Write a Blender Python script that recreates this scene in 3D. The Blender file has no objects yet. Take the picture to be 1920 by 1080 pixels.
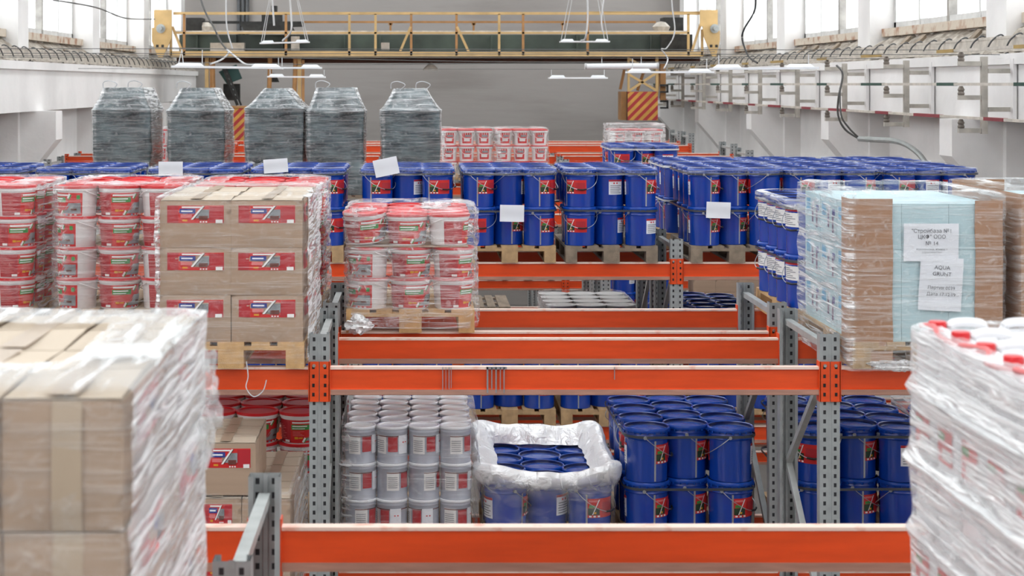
import bpy, bmesh, math, random
from mathutils import Vector, Matrix, noise
C = bpy.context.scene.collection
S = bpy.context.scene
R = math.radians
PI = math.pi
ZC = 5.81                      # height of the camera above the floor
FPX = 3200.0                   # focal length in pixels of a 1920 wide frame
VX, VY = 780.0, 158.0          # vanishing point of the rack rows

# ------------------------------------------------------------------ camera, world, light, exposure
cam_d = bpy.data.cameras.new('camera')
cam = bpy.data.objects.new('camera', cam_d); C.objects.link(cam)
cam.location = (0, 0, ZC); cam.rotation_euler = (R(90), 0, 0)
cam_d.sensor_width = 36.0; cam_d.lens = 36.0 * FPX / 1920.0
cam_d.shift_x = (960 - VX) / 1920.0
cam_d.shift_y = -(540 - VY) / 1920.0
cam_d.clip_start = 0.1; cam_d.clip_end = 200
cam_d.dof.use_dof = True; cam_d.dof.focus_distance = 13.0; cam_d.dof.aperture_fstop = 5.0
S.camera = cam
w = bpy.data.worlds.new('overcast_sky'); S.world = w; w.use_nodes = True
bg = w.node_tree.nodes['Background']
bg.inputs[0].default_value = (0.93, 0.97, 1.0, 1); bg.inputs[1].default_value = 3.2
S.view_settings.view_transform = 'Standard'; S.view_settings.look = 'None'
S.view_settings.gamma = 1.0; S.view_settings.use_curve_mapping = False
S.view_settings.exposure = 0.2
S.cycles.transparent_max_bounces = 32
S.cycles.max_bounces = 8
S.cycles.sample_clamp_indirect = 6.0

# ------------------------------------------------------------------ materials
def lin(c):
    c = c / 255.0
    return c / 12.92 if c <= 0.04045 else ((c + 0.055) / 1.055) ** 2.4
def col(r, g, b): return (lin(r), lin(g), lin(b), 1)
def node(nt, t, **kw):
    n = nt.nodes.new(t)
    for k, v in kw.items(): setattr(n, k, v)
    return n
def mat(name, c, rough=0.5, metal=0.0, var=0.12, vscale=4.0, stretch=(1, 1, 1), bump=0.0, bscale=30.0, c2=None, lo=.35, hi=.7, coat=0.0, spec=.5):
    m = bpy.data.materials.new(name); m.use_nodes = True
    nt = m.node_tree; b = nt.nodes['Principled BSDF']
    b.inputs['Roughness'].default_value = rough; b.inputs['Metallic'].default_value = metal
    b.inputs['Coat Weight'].default_value = coat; b.inputs['Specular IOR Level'].default_value = spec
    tc = node(nt, 'ShaderNodeTexCoord'); mp = node(nt, 'ShaderNodeMapping'); mp.inputs['Scale'].default_value = stretch
    nt.links.new(tc.outputs['Object'], mp.inputs[0])
    nz = node(nt, 'ShaderNodeTexNoise'); nz.inputs['Scale'].default_value = vscale; nz.inputs['Detail'].default_value = 6
    nt.links.new(mp.outputs[0], nz.inputs[0])
    rp = node(nt, 'ShaderNodeValToRGB')
    rp.color_ramp.elements[0].position = lo; rp.color_ramp.elements[1].position = hi
    if c2 is None: c2 = tuple(max(0, x * (1 - var * 2)) for x in c[:3]) + (1,)
    rp.color_ramp.elements[0].color = c2; rp.color_ramp.elements[1].color = c
    nt.links.new(nz.outputs['Fac'], rp.inputs[0]); nt.links.new(rp.outputs[0], b.inputs['Base Color'])
    if bump:
        n2 = node(nt, 'ShaderNodeTexNoise'); n2.inputs['Scale'].default_value = bscale; n2.inputs['Detail'].default_value = 4
        nt.links.new(mp.outputs[0], n2.inputs[0])
        bp = node(nt, 'ShaderNodeBump'); bp.inputs['Strength'].default_value = bump; bp.inputs['Distance'].default_value = 0.02
        nt.links.new(n2.outputs['Fac'], bp.inputs['Height']); nt.links.new(bp.outputs[0], b.inputs['Normal'])
    return m
def film_mat(name, gain=1.0, floor_=0.12, tint=(0.93, 0.95, 0.96, 1), rough=0.22, bump=0.6, gloss=.45, s1=(2.5, 2.5, 48), s2=(26, 2.5, 26)):
    """thin clear stretch film: streaks of doubled film over clear film"""
    m = bpy.data.materials.new(name); m.use_nodes = True
    nt = m.node_tree; nt.nodes.clear(); L = nt.links.new
    out = node(nt, 'ShaderNodeOutputMaterial')
    tc = node(nt, 'ShaderNodeTexCoord')
    def streak(sc, rot, lo, hi):
        mp = node(nt, 'ShaderNodeMapping'); mp.inputs['Scale'].default_value = sc; mp.inputs['Rotation'].default_value = rot
        L(tc.outputs['Object'], mp.inputs[0])
        n = node(nt, 'ShaderNodeTexNoise'); n.inputs['Scale'].default_value = 1.0; n.inputs['Detail'].default_value = 5; n.inputs['Distortion'].default_value = .8
        L(mp.outputs[0], n.inputs[0])
        r = node(nt, 'ShaderNodeMapRange'); r.inputs[1].default_value = lo; r.inputs[2].default_value = hi
        L(n.outputs['Fac'], r.inputs[0]); return n, r
    n1, r1 = streak(s1, (.12, .12, 0), .46, .80)
    n2, r2 = streak(s2, (0, .5, 0), .52, .86)
    mx = node(nt, 'ShaderNodeMath', operation='MAXIMUM'); L(r1.outputs[0], mx.inputs[0]); L(r2.outputs[0], mx.inputs[1])
    at = node(nt, 'ShaderNodeAttribute'); at.attribute_name = 'dens'
    a1 = node(nt, 'ShaderNodeMath', operation='ADD'); a1.inputs[1].default_value = floor_; L(mx.outputs[0], a1.inputs[0])
    a2 = node(nt, 'ShaderNodeMath', operation='MULTIPLY'); L(a1.outputs[0], a2.inputs[0]); L(at.outputs['Fac'], a2.inputs[1])
    a3 = node(nt, 'ShaderNodeMath', operation='MULTIPLY'); a3.inputs[1].default_value = gain; a3.use_clamp = True; L(a2.outputs[0], a3.inputs[0])
    a4 = node(nt, 'ShaderNodeMath', operation='MINIMUM'); a4.inputs[1].default_value = .93; L(a3.outputs[0], a4.inputs[0])
    bp = node(nt, 'ShaderNodeBump'); bp.inputs['Strength'].default_value = bump; bp.inputs['Distance'].default_value = 0.02
    L(mx.outputs[0], bp.inputs['Height'])
    tr = node(nt, 'ShaderNodeBsdfTransparent'); df = node(nt, 'ShaderNodeBsdfDiffuse'); df.inputs[0].default_value = tint
    gl = node(nt, 'ShaderNodeBsdfGlossy'); gl.inputs['Roughness'].default_value = rough; gl.inputs[0].default_value = (1, 1, 1, 1)
    L(bp.outputs[0], gl.inputs['Normal']); L(bp.outputs[0], df.inputs['Normal'])
    m1 = node(nt, 'ShaderNodeMixShader'); m1.inputs[0].default_value = gloss; L(df.outputs[0], m1.inputs[1]); L(gl.outputs[0], m1.inputs[2])
    m2 = node(nt, 'ShaderNodeMixShader'); L(a4.outputs[0], m2.inputs[0]); L(tr.outputs[0], m2.inputs[1]); L(m1.outputs[0], m2.inputs[2])
    L(m2.outputs[0], out.inputs[0])
    return m
def holes_mat(name, c, offs, hw, hh, pitch, rough=.45, metal=.6):
    """sheet steel with columns of punched slots in local x/y and z"""
    m = mat(name, c, rough, metal, var=.1, vscale=12)
    nt = m.node_tree; b = nt.nodes['Principled BSDF']; L = nt.links.new
    tc = node(nt, 'ShaderNodeTexCoord'); sp = node(nt, 'ShaderNodeSeparateXYZ'); L(tc.outputs['Object'], sp.inputs[0])
    def near(src):
        a = node(nt, 'ShaderNodeMath', operation='ABSOLUTE'); L(src, a.inputs[0])
        s = node(nt, 'ShaderNodeMath', operation='SUBTRACT'); s.inputs[1].default_value = offs; L(a.outputs[0], s.inputs[0])
        a2 = node(nt, 'ShaderNodeMath', operation='ABSOLUTE'); L(s.outputs[0], a2.inputs[0])
        l = node(nt, 'ShaderNodeMath', operation='LESS_THAN'); l.inputs[1].default_value = hw; L(a2.outputs[0], l.inputs[0]); return l
    lx = near(sp.outputs['X'])
    d = node(nt, 'ShaderNodeMath', operation='DIVIDE'); d.inputs[1].default_value = pitch; L(sp.outputs['Z'], d.inputs[0])
    f = node(nt, 'ShaderNodeMath', operation='FRACT'); L(d.outputs[0], f.inputs[0])
    lz = node(nt, 'ShaderNodeMath', operation='LESS_THAN'); lz.inputs[1].default_value = hh / pitch; L(f.outputs[0], lz.inputs[0])
    mu = node(nt, 'ShaderNodeMath', operation='MULTIPLY'); L(lx.outputs[0], mu.inputs[0]); L(lz.outputs[0], mu.inputs[1])
    mix = node(nt, 'ShaderNodeMixRGB'); L(mu.outputs[0], mix.inputs[0]); mix.inputs[2].default_value = (.012, .012, .015, 1)
    old = b.inputs['Base Color'].links[0].from_socket; L(old, mix.inputs[1]); L(mix.outputs[0], b.inputs['Base Color'])
    inv = node(nt, 'ShaderNodeMath', operation='SUBTRACT'); inv.inputs[0].default_value = 1; L(mu.outputs[0], inv.inputs[1])
    m3 = node(nt, 'ShaderNodeMath', operation='MULTIPLY'); m3.inputs[1].default_value = metal; L(inv.outputs[0], m3.inputs[0]); L(m3.outputs[0], b.inputs['Metallic'])
    return m
def stripes_mat(name, ca, cb, pitch, frac=.5, slope=1.0):
    m = mat(name, ca, .6); nt = m.node_tree; b = nt.nodes['Principled BSDF']; L = nt.links.new
    tc = node(nt, 'ShaderNodeTexCoord'); sp = node(nt, 'ShaderNodeSeparateXYZ'); L(tc.outputs['Object'], sp.inputs[0])
    k = node(nt, 'ShaderNodeMath', operation='MULTIPLY'); k.inputs[1].default_value = slope; L(sp.outputs['Z'], k.inputs[0])
    s = node(nt, 'ShaderNodeMath', operation='SUBTRACT'); L(sp.outputs['X'], s.inputs[0]); L(k.outputs[0], s.inputs[1])
    d = node(nt, 'ShaderNodeMath', operation='DIVIDE'); d.inputs[1].default_value = pitch; L(s.outputs[0], d.inputs[0])
    f = node(nt, 'ShaderNodeMath', operation='FRACT'); L(d.outputs[0], f.inputs[0])
    l = node(nt, 'ShaderNodeMath', operation='LESS_THAN'); l.inputs[1].default_value = frac; L(f.outputs[0], l.inputs[0])
    mix = node(nt, 'ShaderNodeMixRGB'); L(l.outputs[0], mix.inputs[0]); mix.inputs[2].default_value = cb
    L(b.inputs['Base Color'].links[0].from_socket, mix.inputs[1]); L(mix.outputs[0], b.inputs['Base Color'])
    return m

M = dict(
    orange=mat('orange_beam_paint', col(230, 78, 26), .4, 0, .08, 3, (1, 3, 8)),
    orange_dust=mat('dusty_beam_lip', col(176, 130, 112), .75, 0, .12, 6, (1, 3, 8)),
    lip=mat('worn_beam_edge', col(232, 205, 190), .6, 0, .1, 10, c2=col(214, 110, 70), lo=.25, hi=.45),
    steel=holes_mat('galvanised_upright', col(168, 172, 172), .029, .0075, .022, .05, .5, .25),
    steel_plain=mat('galvanised_steel', col(176, 180, 178), .45, .25, .1, 12),
    steel_dark=mat('dark_grey_steel', col(88, 90, 92), .5, .4, .12, 12),
    conn=holes_mat('orange_connector', col(232, 92, 30), .029, .006, .022, .05, .4, 0.0),
    bolt=mat('bolt_zinc', col(200, 200, 200), .35, .8),
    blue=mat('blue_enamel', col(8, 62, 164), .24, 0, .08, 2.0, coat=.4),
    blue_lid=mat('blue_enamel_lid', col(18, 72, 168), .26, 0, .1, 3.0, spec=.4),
    blue_dk=mat('rim_recess_shade', col(10, 30, 90), .3, 0, .1, spec=.3),  # darker blue puts the recess shade into the inner rim colour
    rim=mat('clamp_ring_enamel', col(18, 72, 172), .2, .0, .1, 22, spec=.4),
    wire=mat('steel_wire', col(190, 195, 200), .3, .7),
    black=mat('black_plastic', col(18, 18, 20), .45),
    strap=mat('grey_strapping', col(70, 74, 82), .4, .1),
    wstrap=mat('white_strapping', col(215, 218, 222), .4, 0),
    seam=mat('bare_seam_metal', col(176, 180, 186), .35, .5),
    redl=mat('red_label', col(216, 36, 36), .5, 0, .08),
    redd=mat('dark_red_label', col(184, 34, 46), .5, 0, .08),
    green=mat('green_label_band', col(60, 146, 66), .5, 0, .05),
    dgreen=mat('dark_green_picture', col(36, 66, 40), .5, 0, .3, 30),
    yellow=mat('yellow_print', col(226, 160, 40), .5, 0, .05),
    white=mat('white_print', col(238, 236, 234), .5, 0, .03),
    grayp=mat('grey_picture', col(160, 164, 168), .5, 0, .25, 20),
    bluel=mat('blue_print', col(44, 62, 142), .5, 0, .05),
    brown=mat('brown_print', col(120, 60, 50), .5, 0, .2, 20),
    textl=mat('pale_red_print', col(226, 120, 120), .5, 0, .05),
    greyt=mat('grey_print', col(120, 122, 130), .6, 0, .05),
    pail=mat('white_pail_plastic', col(234, 230, 229), .35, 0, .03),
    redlid=mat('red_pail_lid', col(214, 28, 36), .35, 0, .05),
    tinlid=mat('white_tin_lid', col(244, 246, 250), .18, .0, .03, 4, coat=.6),
    tin=mat('white_tin', col(186, 190, 202), .28, .15, .08, 5),  # side shade put into the colour so the lids look lit from above
    greyb=mat('grey_lid_pail', col(190, 191, 188), .4, 0, .08, 5),
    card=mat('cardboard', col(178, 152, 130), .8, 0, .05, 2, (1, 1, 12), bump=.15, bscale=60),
    card_top=mat('cardboard_top', col(206, 190, 170), .75, 0, .05, 2),  # lighter copy of the cardboard, light from above put into the colour
    card_in=mat('cardboard_shadow_gap', col(70, 52, 40), .9),
    tape=mat('packing_tape', col(188, 168, 146), .3, 0, .05),
    board=mat('brown_corner_board', col(170, 128, 98), .75, 0, .06, 3, (1, 1, 10)),
    wood=mat('pallet_wood', col(196, 162, 120), .8, 0, .16, 2.5, (6, 1.2, 6), bump=.2),
    wood_new=mat('pallet_wood_new', col(220, 176, 122), .8, 0, .14, 2.5, (6, 1.2, 6), bump=.2),
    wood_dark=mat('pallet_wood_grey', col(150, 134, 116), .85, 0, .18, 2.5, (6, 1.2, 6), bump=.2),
    paper=mat('white_paper', col(232, 234, 240), .7, 0, .02),
    ink=mat('black_ink', col(70, 70, 78), .7, 0, .02),
    cyan=mat('pale_cyan_carton', col(188, 214, 220), .5, 0, .06, 3),
    cyan2=mat('cyan_carton_print', col(96, 176, 216), .5, 0, .1, 8),
    ppink=mat('faded_carton_print', col(120, 90, 130), .5, 0, .2, 20),
    jerry=mat('white_jerrycan', col(236, 236, 238), .35, 0, .03),
    cap=mat('red_cap', col(214, 32, 38), .35, 0, .04),
    darkload=mat('dark_film_wrapped_bags', col(98, 114, 118), .25, .0, .25, 2.2, (1, 1, 3), bump=1.0, bscale=2.6, c2=col(40, 50, 54), lo=.35, hi=.65, coat=.5),
    plaster=mat('white_plaster', col(241, 239, 237), .9, 0, .07, .9, bump=.25, bscale=8, lo=.3, hi=.6),
    greywall=mat('grey_painted_plaster', col(160, 155, 151), .9, 0, .1, .7, (.35, 1, 2.2), bump=.5, bscale=2, c2=col(146, 140, 136), lo=.30, hi=.5),
    sill=mat('crumbling_sill_mortar', col(206, 194, 178), .95, 0, .2, 4, bump=.8, bscale=14, c2=col(168, 128, 104), lo=.35, hi=.5),
    rough=mat('rough_dirty_mortar', col(204, 196, 184), .95, 0, .25, 7, bump=1.0, bscale=16, c2=col(136, 126, 114)),
    rust=mat('rusty_plaster', col(216, 196, 180), .9, 0, .2, 3, (1, 1, .3), c2=col(176, 110, 78), lo=.35, hi=.5),
    floor=mat('concrete_floor', col(128, 124, 120), .8, 0, .15, .8),
    frame=mat('white_window_frame', col(214, 214, 212), .6, 0, .1, 6),
    mull=mat('grey_window_post', col(168, 164, 158), .7, 0, .2, 6),
    crane=mat('yellow_crane_paint', col(216, 180, 122), .6, 0, .12, 3),
    craned=mat('orange_crane_paint', col(186, 136, 84), .6, 0, .15, 4),
    girder=mat('dark_green_girder', col(84, 98, 88), .6, 0, .25, 1.2, c2=col(58, 66, 62)),
    maroon=mat('brown_crane_underside', col(84, 50, 36), .8, 0, .2, 3),  # dark brown tone of the crane underside
    machine=mat('dark_machinery', col(62, 62, 60), .6, .2, .3, 6),
    teal=mat('teal_sheet', col(70, 112, 108), .6, 0, .15, 4),
    lamp=mat('white_lamp_housing', col(238, 240, 242), .4, 0, .02),
    cable_w=mat('white_cable', col(206, 206, 206), .5),
    cable_g=mat('grey_cable', col(110, 110, 108), .5),
    rail=mat('pale_grey_rail', col(212, 204, 192), .55, .1, .15, 8),
    bracket=mat('grey_bracket_paint', col(196, 190, 180), .7, .1, .15, 8),
    insul=mat('dusty_insulator', col(140, 130, 120), .8, 0, .2, 10),
    dgrn=mat('dark_green_band', col(40, 78, 66), .6), dred=mat('dark_red_band', col(142, 52, 60), .6), dyel=mat('ochre_band', col(176, 146, 84), .6),
    hazard=stripes_mat('red_yellow_hazard_stripes', col(214, 158, 72), col(170, 50, 52), .20, .5),
    film=film_mat('stretch_film'), film_h=film_mat('heavy_stretch_film', 1.5, .28),
    film_c=film_mat('crumpled_film', 1.5, .45, rough=.25, bump=.5, gloss=.3, s1=(9, 9, 14), s2=(16, 7, 7)),
)
glass = bpy.data.materials.new('window_glass'); glass.use_nodes = True
nt = glass.node_tree; nt.nodes.clear()
_o = node(nt, 'ShaderNodeOutputMaterial'); _t = node(nt, 'ShaderNodeBsdfTransparent'); _g = node(nt, 'ShaderNodeBsdfGlossy'); _g.inputs['Roughness'].default_value = .05
_m = node(nt, 'ShaderNodeMixShader'); _m.inputs[0].default_value = .06
nt.links.new(_t.outputs[0], _m.inputs[1]); nt.links.new(_g.outputs[0], _m.inputs[2]); nt.links.new(_m.outputs[0], _o.inputs[0])
M['glass'] = glass

# ------------------------------------------------------------------ mesh builder
class MB:
    def __init__(s): s.v = []; s.f = []; s.m = []; s.mats = []; s.dens = None
    def mi(s, m):
        m = M[m] if isinstance(m, str) else m
        if m not in s.mats: s.mats.append(m)
        return s.mats.index(m)
    def add(s, vs, fs, m):
        o = len(s.v); s.v += [tuple(v) for v in vs]; i = s.mi(m)
        for f in fs: s.f.append(tuple(o + k for k in f)); s.m.append(i)
        return s
    def box(s, x0, x1, y0, y1, z0, z1, m, rot=None):
        vs = [Vector((x, y, z)) for x in (x0, x1) for y in (y0, y1) for z in (z0, z1)]
        if rot:
            c = Vector(((x0 + x1) / 2, (y0 + y1) / 2, (z0 + z1) / 2)); q = Matrix.Rotation(rot[0], 3, rot[1]); vs = [c + q @ (v - c) for v in vs]
        return s.add(vs, [(0, 1, 3, 2), (4, 6, 7, 5), (0, 4, 5, 1), (2, 3, 7, 6), (0, 2, 6, 4), (1, 5, 7, 3)], m)
    def bar(s, a, b, wd, m, up=(0, 0, 1), h=None):
        a = Vector(a); b = Vector(b); d = (b - a).normalized(); u = Vector(up)
        if abs(d.dot(u)) > .98: u = Vector((0, 1, 0))
        x = d.cross(u).normalized() * wd / 2; y = d.cross(x).normalized() * (h or wd) / 2
        vs = [p + sx * x + sy * y for p in (a, b) for sx, sy in ((-1, -1), (1, -1), (1, 1), (-1, 1))]
        return s.add(vs, [(0, 1, 2, 3), (7, 6, 5, 4)] + [(i, i + 4, (i + 1) % 4 + 4, (i + 1) % 4) for i in range(4)], m)
    def tube(s, pts, r, m, n=6, smooth=True):
        pts = [Vector(p) for p in pts]
        if smooth and len(pts) > 2:
            q = []
            P = [pts[0]] + pts + [pts[-1]]
            for i in range(1, len(P) - 2):
                for k in range(6):
                    t = k / 6; a, b, c, d = P[i - 1], P[i], P[i + 1], P[i + 2]
                    q.append(.5 * ((2 * b) + (c - a) * t + (2 * a - 5 * b + 4 * c - d) * t * t + (3 * b - a - 3 * c + d) * t ** 3))
            q.append(pts[-1]); pts = q
        vs = []; fs = []
        for i, p in enumerate(pts):
            d = (pts[min(i + 1, len(pts) - 1)] - pts[max(i - 1, 0)]).normalized()
            u = Vector((0, 0, 1)) if abs(d.z) < .9 else Vector((0, 1, 0))
            x = d.cross(u).normalized(); y = d.cross(x)
            for k in range(n):
                a = 2 * PI * k / n; vs.append(p + r * (math.cos(a) * x + math.sin(a) * y))
        for i in range(len(pts) - 1):
            for k in range(n):
                fs.append((i * n + k, i * n + (k + 1) % n, (i + 1) * n + (k + 1) % n, (i + 1) * n + k))
        fs += [tuple(range(n)), tuple(range((len(pts) - 1) * n, len(pts) * n))]
        return s.add(vs, fs, m)
    def lathe(s, prof, m, n=24, c=(0, 0), caps=True):
        vs = []; fs = []
        for r, z in prof:
            for k in range(n):
                a = 2 * PI * k / n; vs.append((c[0] + r * math.cos(a), c[1] + r * math.sin(a), z))
        for i in range(len(prof) - 1):
            for k in range(n): fs.append((i * n + k, i * n + (k + 1) % n, (i + 1) * n + (k + 1) % n, (i + 1) * n + k))
        if caps and prof[0][0] > 1e-5: fs.append(tuple(range(n - 1, -1, -1)))
        if caps and prof[-1][0] > 1e-5: fs.append(tuple(range((len(prof) - 1) * n, len(prof) * n)))
        return s.add(vs, fs, m)
    def prism(s, outline, axis, a0, a1, m):
        """outline of 2D points extruded along axis ('x': points are (y,z); 'y': (x,z))"""
        n = len(outline)
        def P(p, a): return (a, p[0], p[1]) if axis == 'x' else (p[0], a, p[1])
        vs = [P(p, a0) for p in outline] + [P(p, a1) for p in outline]
        fs = [tuple(range(n)), tuple(range(2 * n - 1, n - 1, -1))] + [(i, (i + 1) % n, (i + 1) % n + n, i + n) for i in range(n)]
        return s.add(vs, fs, m)
    def wrap(s, rf, z0, z1, a0, a1, rects):
        """print wrapped on a round side: rects (u0,v0,u1,v1,mat) or quads ((u,v)*4,mat); rf(z) = radius"""
        for k, it in enumerate(rects):
            if len(it) == 5:
                u0, v0, u1, v1, m = it; q = [(u0, v0), (u1, v0), (u1, v1), (u0, v1)]
            else: q, m = it
            n = max(1, int(abs(q[1][0] - q[0][0] + q[2][0] - q[3][0]) / 2 * abs(a1 - a0) / 8)) if len(it) == 5 else 4
            vs = []; fs = []
            for i in range(n + 1):
                t = i / n
                for e in (0, 1):
                    A, B = (q[0], q[1]) if e == 0 else (q[3], q[2])
                    u = A[0] + (B[0] - A[0]) * t; v = A[1] + (B[1] - A[1]) * t
                    a = R(a0 + (a1 - a0) * u); z = z0 + (z1 - z0) * v; r = rf(z) + .0015 + .0006 * k
                    vs.append((r * math.cos(a), r * math.sin(a), z))
                if i: fs.append((2 * i - 2, 2 * i, 2 * i + 1, 2 * i - 1))
            s.add(vs, fs, m)
        return s
    def mesh(s, name, smooth=True, fix=True):
        me = bpy.data.meshes.new(name); me.from_pydata(s.v, [], s.f)
        for m in s.mats: me.materials.append(m)
        me.polygons.foreach_set('material_index', s.m)
        if fix:
            bm = bmesh.new(); bm.from_mesh(me); bmesh.ops.recalc_face_normals(bm, faces=bm.faces); bm.to_mesh(me); bm.free()
        if smooth: me.shade_smooth(); me.set_sharp_from_angle(angle=R(38))
        if s.dens is not None:
            at = me.attributes.new('dens', 'FLOAT', 'POINT'); at.data.foreach_set('value', s.dens)
        me.update(); return me
def link(name, data, parent=None, loc=None, rotz=0, label=None, cat=None, group=None, kind=None):
    o = bpy.data.objects.new(name, data); C.objects.link(o)
    if parent: o.parent = parent
    if loc is not None: o.location = loc
    if rotz: o.rotation_euler = (0, 0, rotz)
    if label: o['label'] = label
    if cat: o['category'] = cat
    if group: o['group'] = group
    if kind: o['kind'] = kind
    return o
def make(name, proto, loc, rotz, label, cat, group=None):
    """proto = [(part name, mesh, [(sub name, mesh)...], part label)] under an Empty"""
    root = link(name, None, None, loc, rotz, label, cat, group)
    root.empty_display_size = .05
    for p in proto:
        o = link(p[0], p[1], root)
        if len(p) > 3 and p[3]: o['label'] = p[3]
        for sn, sm in (p[2] if len(p) > 2 and p[2] else []): link(sn, sm, o)
    return root
def sx(X, Y): return VX + FPX * X / Y
def struct(name, mb, **kw): return link(name, mb.mesh(name, **kw), kind='structure')
rnd = random.Random(7)

# ------------------------------------------------------------------ the building
YB, YE = -9.0, 45.0
XL, XR = -6.35, 7.2
mb = MB().box(XL - 1, XR + 1, YB, YE + 1, -.2, 0, 'floor'); struct('floor', mb)
mb = MB().box(XL - .3, -1.4, YB, YE, ZC + 8.2, ZC + 8.5, 'plaster'); mb.box(2.2, XR + .3, YB, YE, ZC + 8.2, ZC + 8.5, 'plaster')  # unseen ceiling; its open strip is invented and sized to admit sky light
for k in range(9): mb.box(-1.4, 2.2, -3 + 6 * k - .15, -3 + 6 * k + .15, ZC + 8.2, ZC + 8.8, 'plaster')
struct('ceiling', mb)
mb = MB().box(XL - .3, XR + .3, YE, YE + .3, 0, ZC + 8.5, 'greywall'); struct('wall_back', mb)
mb = MB().box(XL - .3, XR + .3, YB - .3, YB, 0, ZC + 8.5, 'greywall'); struct('wall_light_block', mb)  # unseen wall added behind the camera, grey to cut frontal light
cols_y = [2.3 + 6 * k for k in range(8)]         # pier centres
def side(sgn, wall, colx, corbx):
    """wall plane x, hall face of the piers, hall face of the corbels"""
    o = wall + sgn * .3
    mb = MB()
    def bx(xa, xb, *a): mb.box(min(xa, xb), max(xa, xb), *a)
    bx(wall, o, YB, YE, 0, ZC + .82, 'plaster')
    bx(wall, o, YB, YE, ZC + 5.2, ZC + 8.5, 'plaster')
    for y in cols_y:
        bx(o, colx, y - .35, y + .35, 0, ZC + 8.4, 'plaster')
        pts = [(colx + sgn * .1, ZC - .41), (corbx, ZC - .41), (corbx, ZC - .85), (colx, ZC - 1.55), (colx + sgn * .1, ZC - 1.55)]
        mb.prism(pts, 'y', y - .24, y + .24, 'plaster')
    return mb
struct('wall_left', side(-1, XL, -6.05, -5.5))
struct('wall_right', side(1, XR, 6.9, 6.3))
# crane runway girders (white, concrete) and the rough ledge above them
def rough_strip(x0, x1, y0, y1, z0, z1, m, nx, ny, amp, seed):
    mb = MB(); vs = []; fs = []
    for j in range(ny + 1):
        y = y0 + (y1 - y0) * j / ny
        for i in range(nx + 1):
            t = i / nx; x = x0 + (x1 - x0) * t; z = z0 + (z1 - z0) * t
            d = noise.noise(Vector((x * 6 + seed, y * 3, z * 6))) * amp + noise.noise(Vector((x * 20, y * 9 + seed, z * 20))) * amp * .5
            vs.append((x, y, z + d))
    for j in range(ny):
        for i in range(nx): a = j * (nx + 1) + i; fs.append((a, a + 1, a + nx + 2, a + nx + 1))
    mb.add(vs, fs, m); return mb
mb = MB().box(-6.1, -5.8, YB, YE, ZC - .41, ZC + .30, 'plaster')
mb.box(-6.14, -5.74, YB, YE, ZC + .22, ZC + .34, 'plaster'); struct('trim_1', mb)
mb = MB().box(6.55, 6.85, YB, YE, ZC - .41, ZC + .30, 'plaster')
mb.box(6.5, 6.9, YB, YE, ZC + .22, ZC + .34, 'plaster'); struct('trim_2', mb)
struct('trim_3', rough_strip(-5.74, -6.35, 8, YE, ZC + .33, ZC + .72, 'rough', 10, 400, .06, 1))
struct('trim_4', rough_strip(6.5, 7.2, 8, YE, ZC + .33, ZC + .72, 'rough', 10, 400, .06, 5))
def crane_rail(x, sgn, label):
    mb = MB(); mb.box(x - .03, x + .03, 8, YE - .3, ZC + .40, ZC + .52, 'rail'); mb.box(x - .07, x + .07, 8, YE - .3, ZC + .36, ZC + .41, 'rail')
    mb.box(x - .035, x + .035, 8, YE - .3, ZC + .51, ZC + .54, 'rail')
    rr = link('crane_rail', mb.mesh('crane_rail'), None, None, 0, label, 'rail')
    cm = MB().tube([(sgn * .10, .02, .44), (sgn * .02, .0, .56), (-sgn * .07, .06, .5), (-sgn * .10, .14, .40)], .010, 'steel_dark', 5).mesh('clip')
    y = 15.0
    while y < 43:
        link('rail_clip', cm, rr, (x, y, ZC)); y += .62
    return rr
crane_rail(-5.86, -1, 'grey crane rail with hooked clips on the ledge under the windows, beside the crane plate with hazard-free bare wall')['label'] = 'grey crane rail on the white girder above the dark wrapped stacks'
crane_rail(6.62, 1, '')['label'] = 'grey crane rail on the white girder above the three conductor bars'
# windows
wn = 0
for sgn, wx, px in ((-1, XL, -6.05), (1, XR, 6.9)):
    for k in range(len(cols_y) - 1):
        ya, yb = cols_y[k] + .35, cols_y[k + 1] - .35
        wn += 1
        f = MB(); zb, zt = ZC + .82, ZC + 5.2; xm = wx + sgn * .12
        f.box(xm - .05, xm + .05, ya, yb, zb, zb + .12, 'frame'); f.box(xm - .05, xm + .05, ya, yb, zt - .1, zt, 'frame')
        f.box(xm - .05, xm + .05, ya, ya + .1, zb, zt, 'frame'); f.box(xm - .05, xm + .05, yb - .1, yb, zb, zt, 'frame')
        n = 4
        for i in range(1, n):
            y = ya + (yb - ya) * i / n; q = 'mull' if i % 2 == 0 else 'frame'; hw = .045 if i % 2 == 0 else .03
            f.box(xm - .06, xm + .06, y - hw, y + hw, zb, zt, q)
        f.box(xm - .05, xm + .05, ya, yb, zb + 2.6, zb + 2.7, 'frame')
        fo = struct('window_%d' % wn, f)
        p = MB().add([(xm, ya, zb), (xm, yb, zb), (xm, yb, zt), (xm, ya, zt)], [(0, 1, 2, 3)], 'glass')
        link('pane', p.mesh('pane', fix=False), fo)
        s = MB().box(min(wx, wx - sgn * .12), max(wx, wx - sgn * .12), ya, yb, zb - .1, zb + .02, 'sill'); link('sill', s.mesh('sill'), fo)
# patches of bare, rust stained plaster under the piers
for i, (x, y0, y1, z0, z1) in enumerate([(XL + .01, 27.2, 29.2, ZC - 3, ZC - .45), (XR - .01, 27.3, 28.6, ZC - 1.1, ZC - .45), (XR - .01, 21.2, 22.6, ZC - 1.15, ZC - .5)]):
    vs = [(x, y0, z0), (x, y1, z0), (x, y1, z1), (x, y0, z1)]
    struct('trim_%d' % (5 + i), MB().add(vs, [(0, 1, 2, 3)], 'rust'), fix=False)
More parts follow.
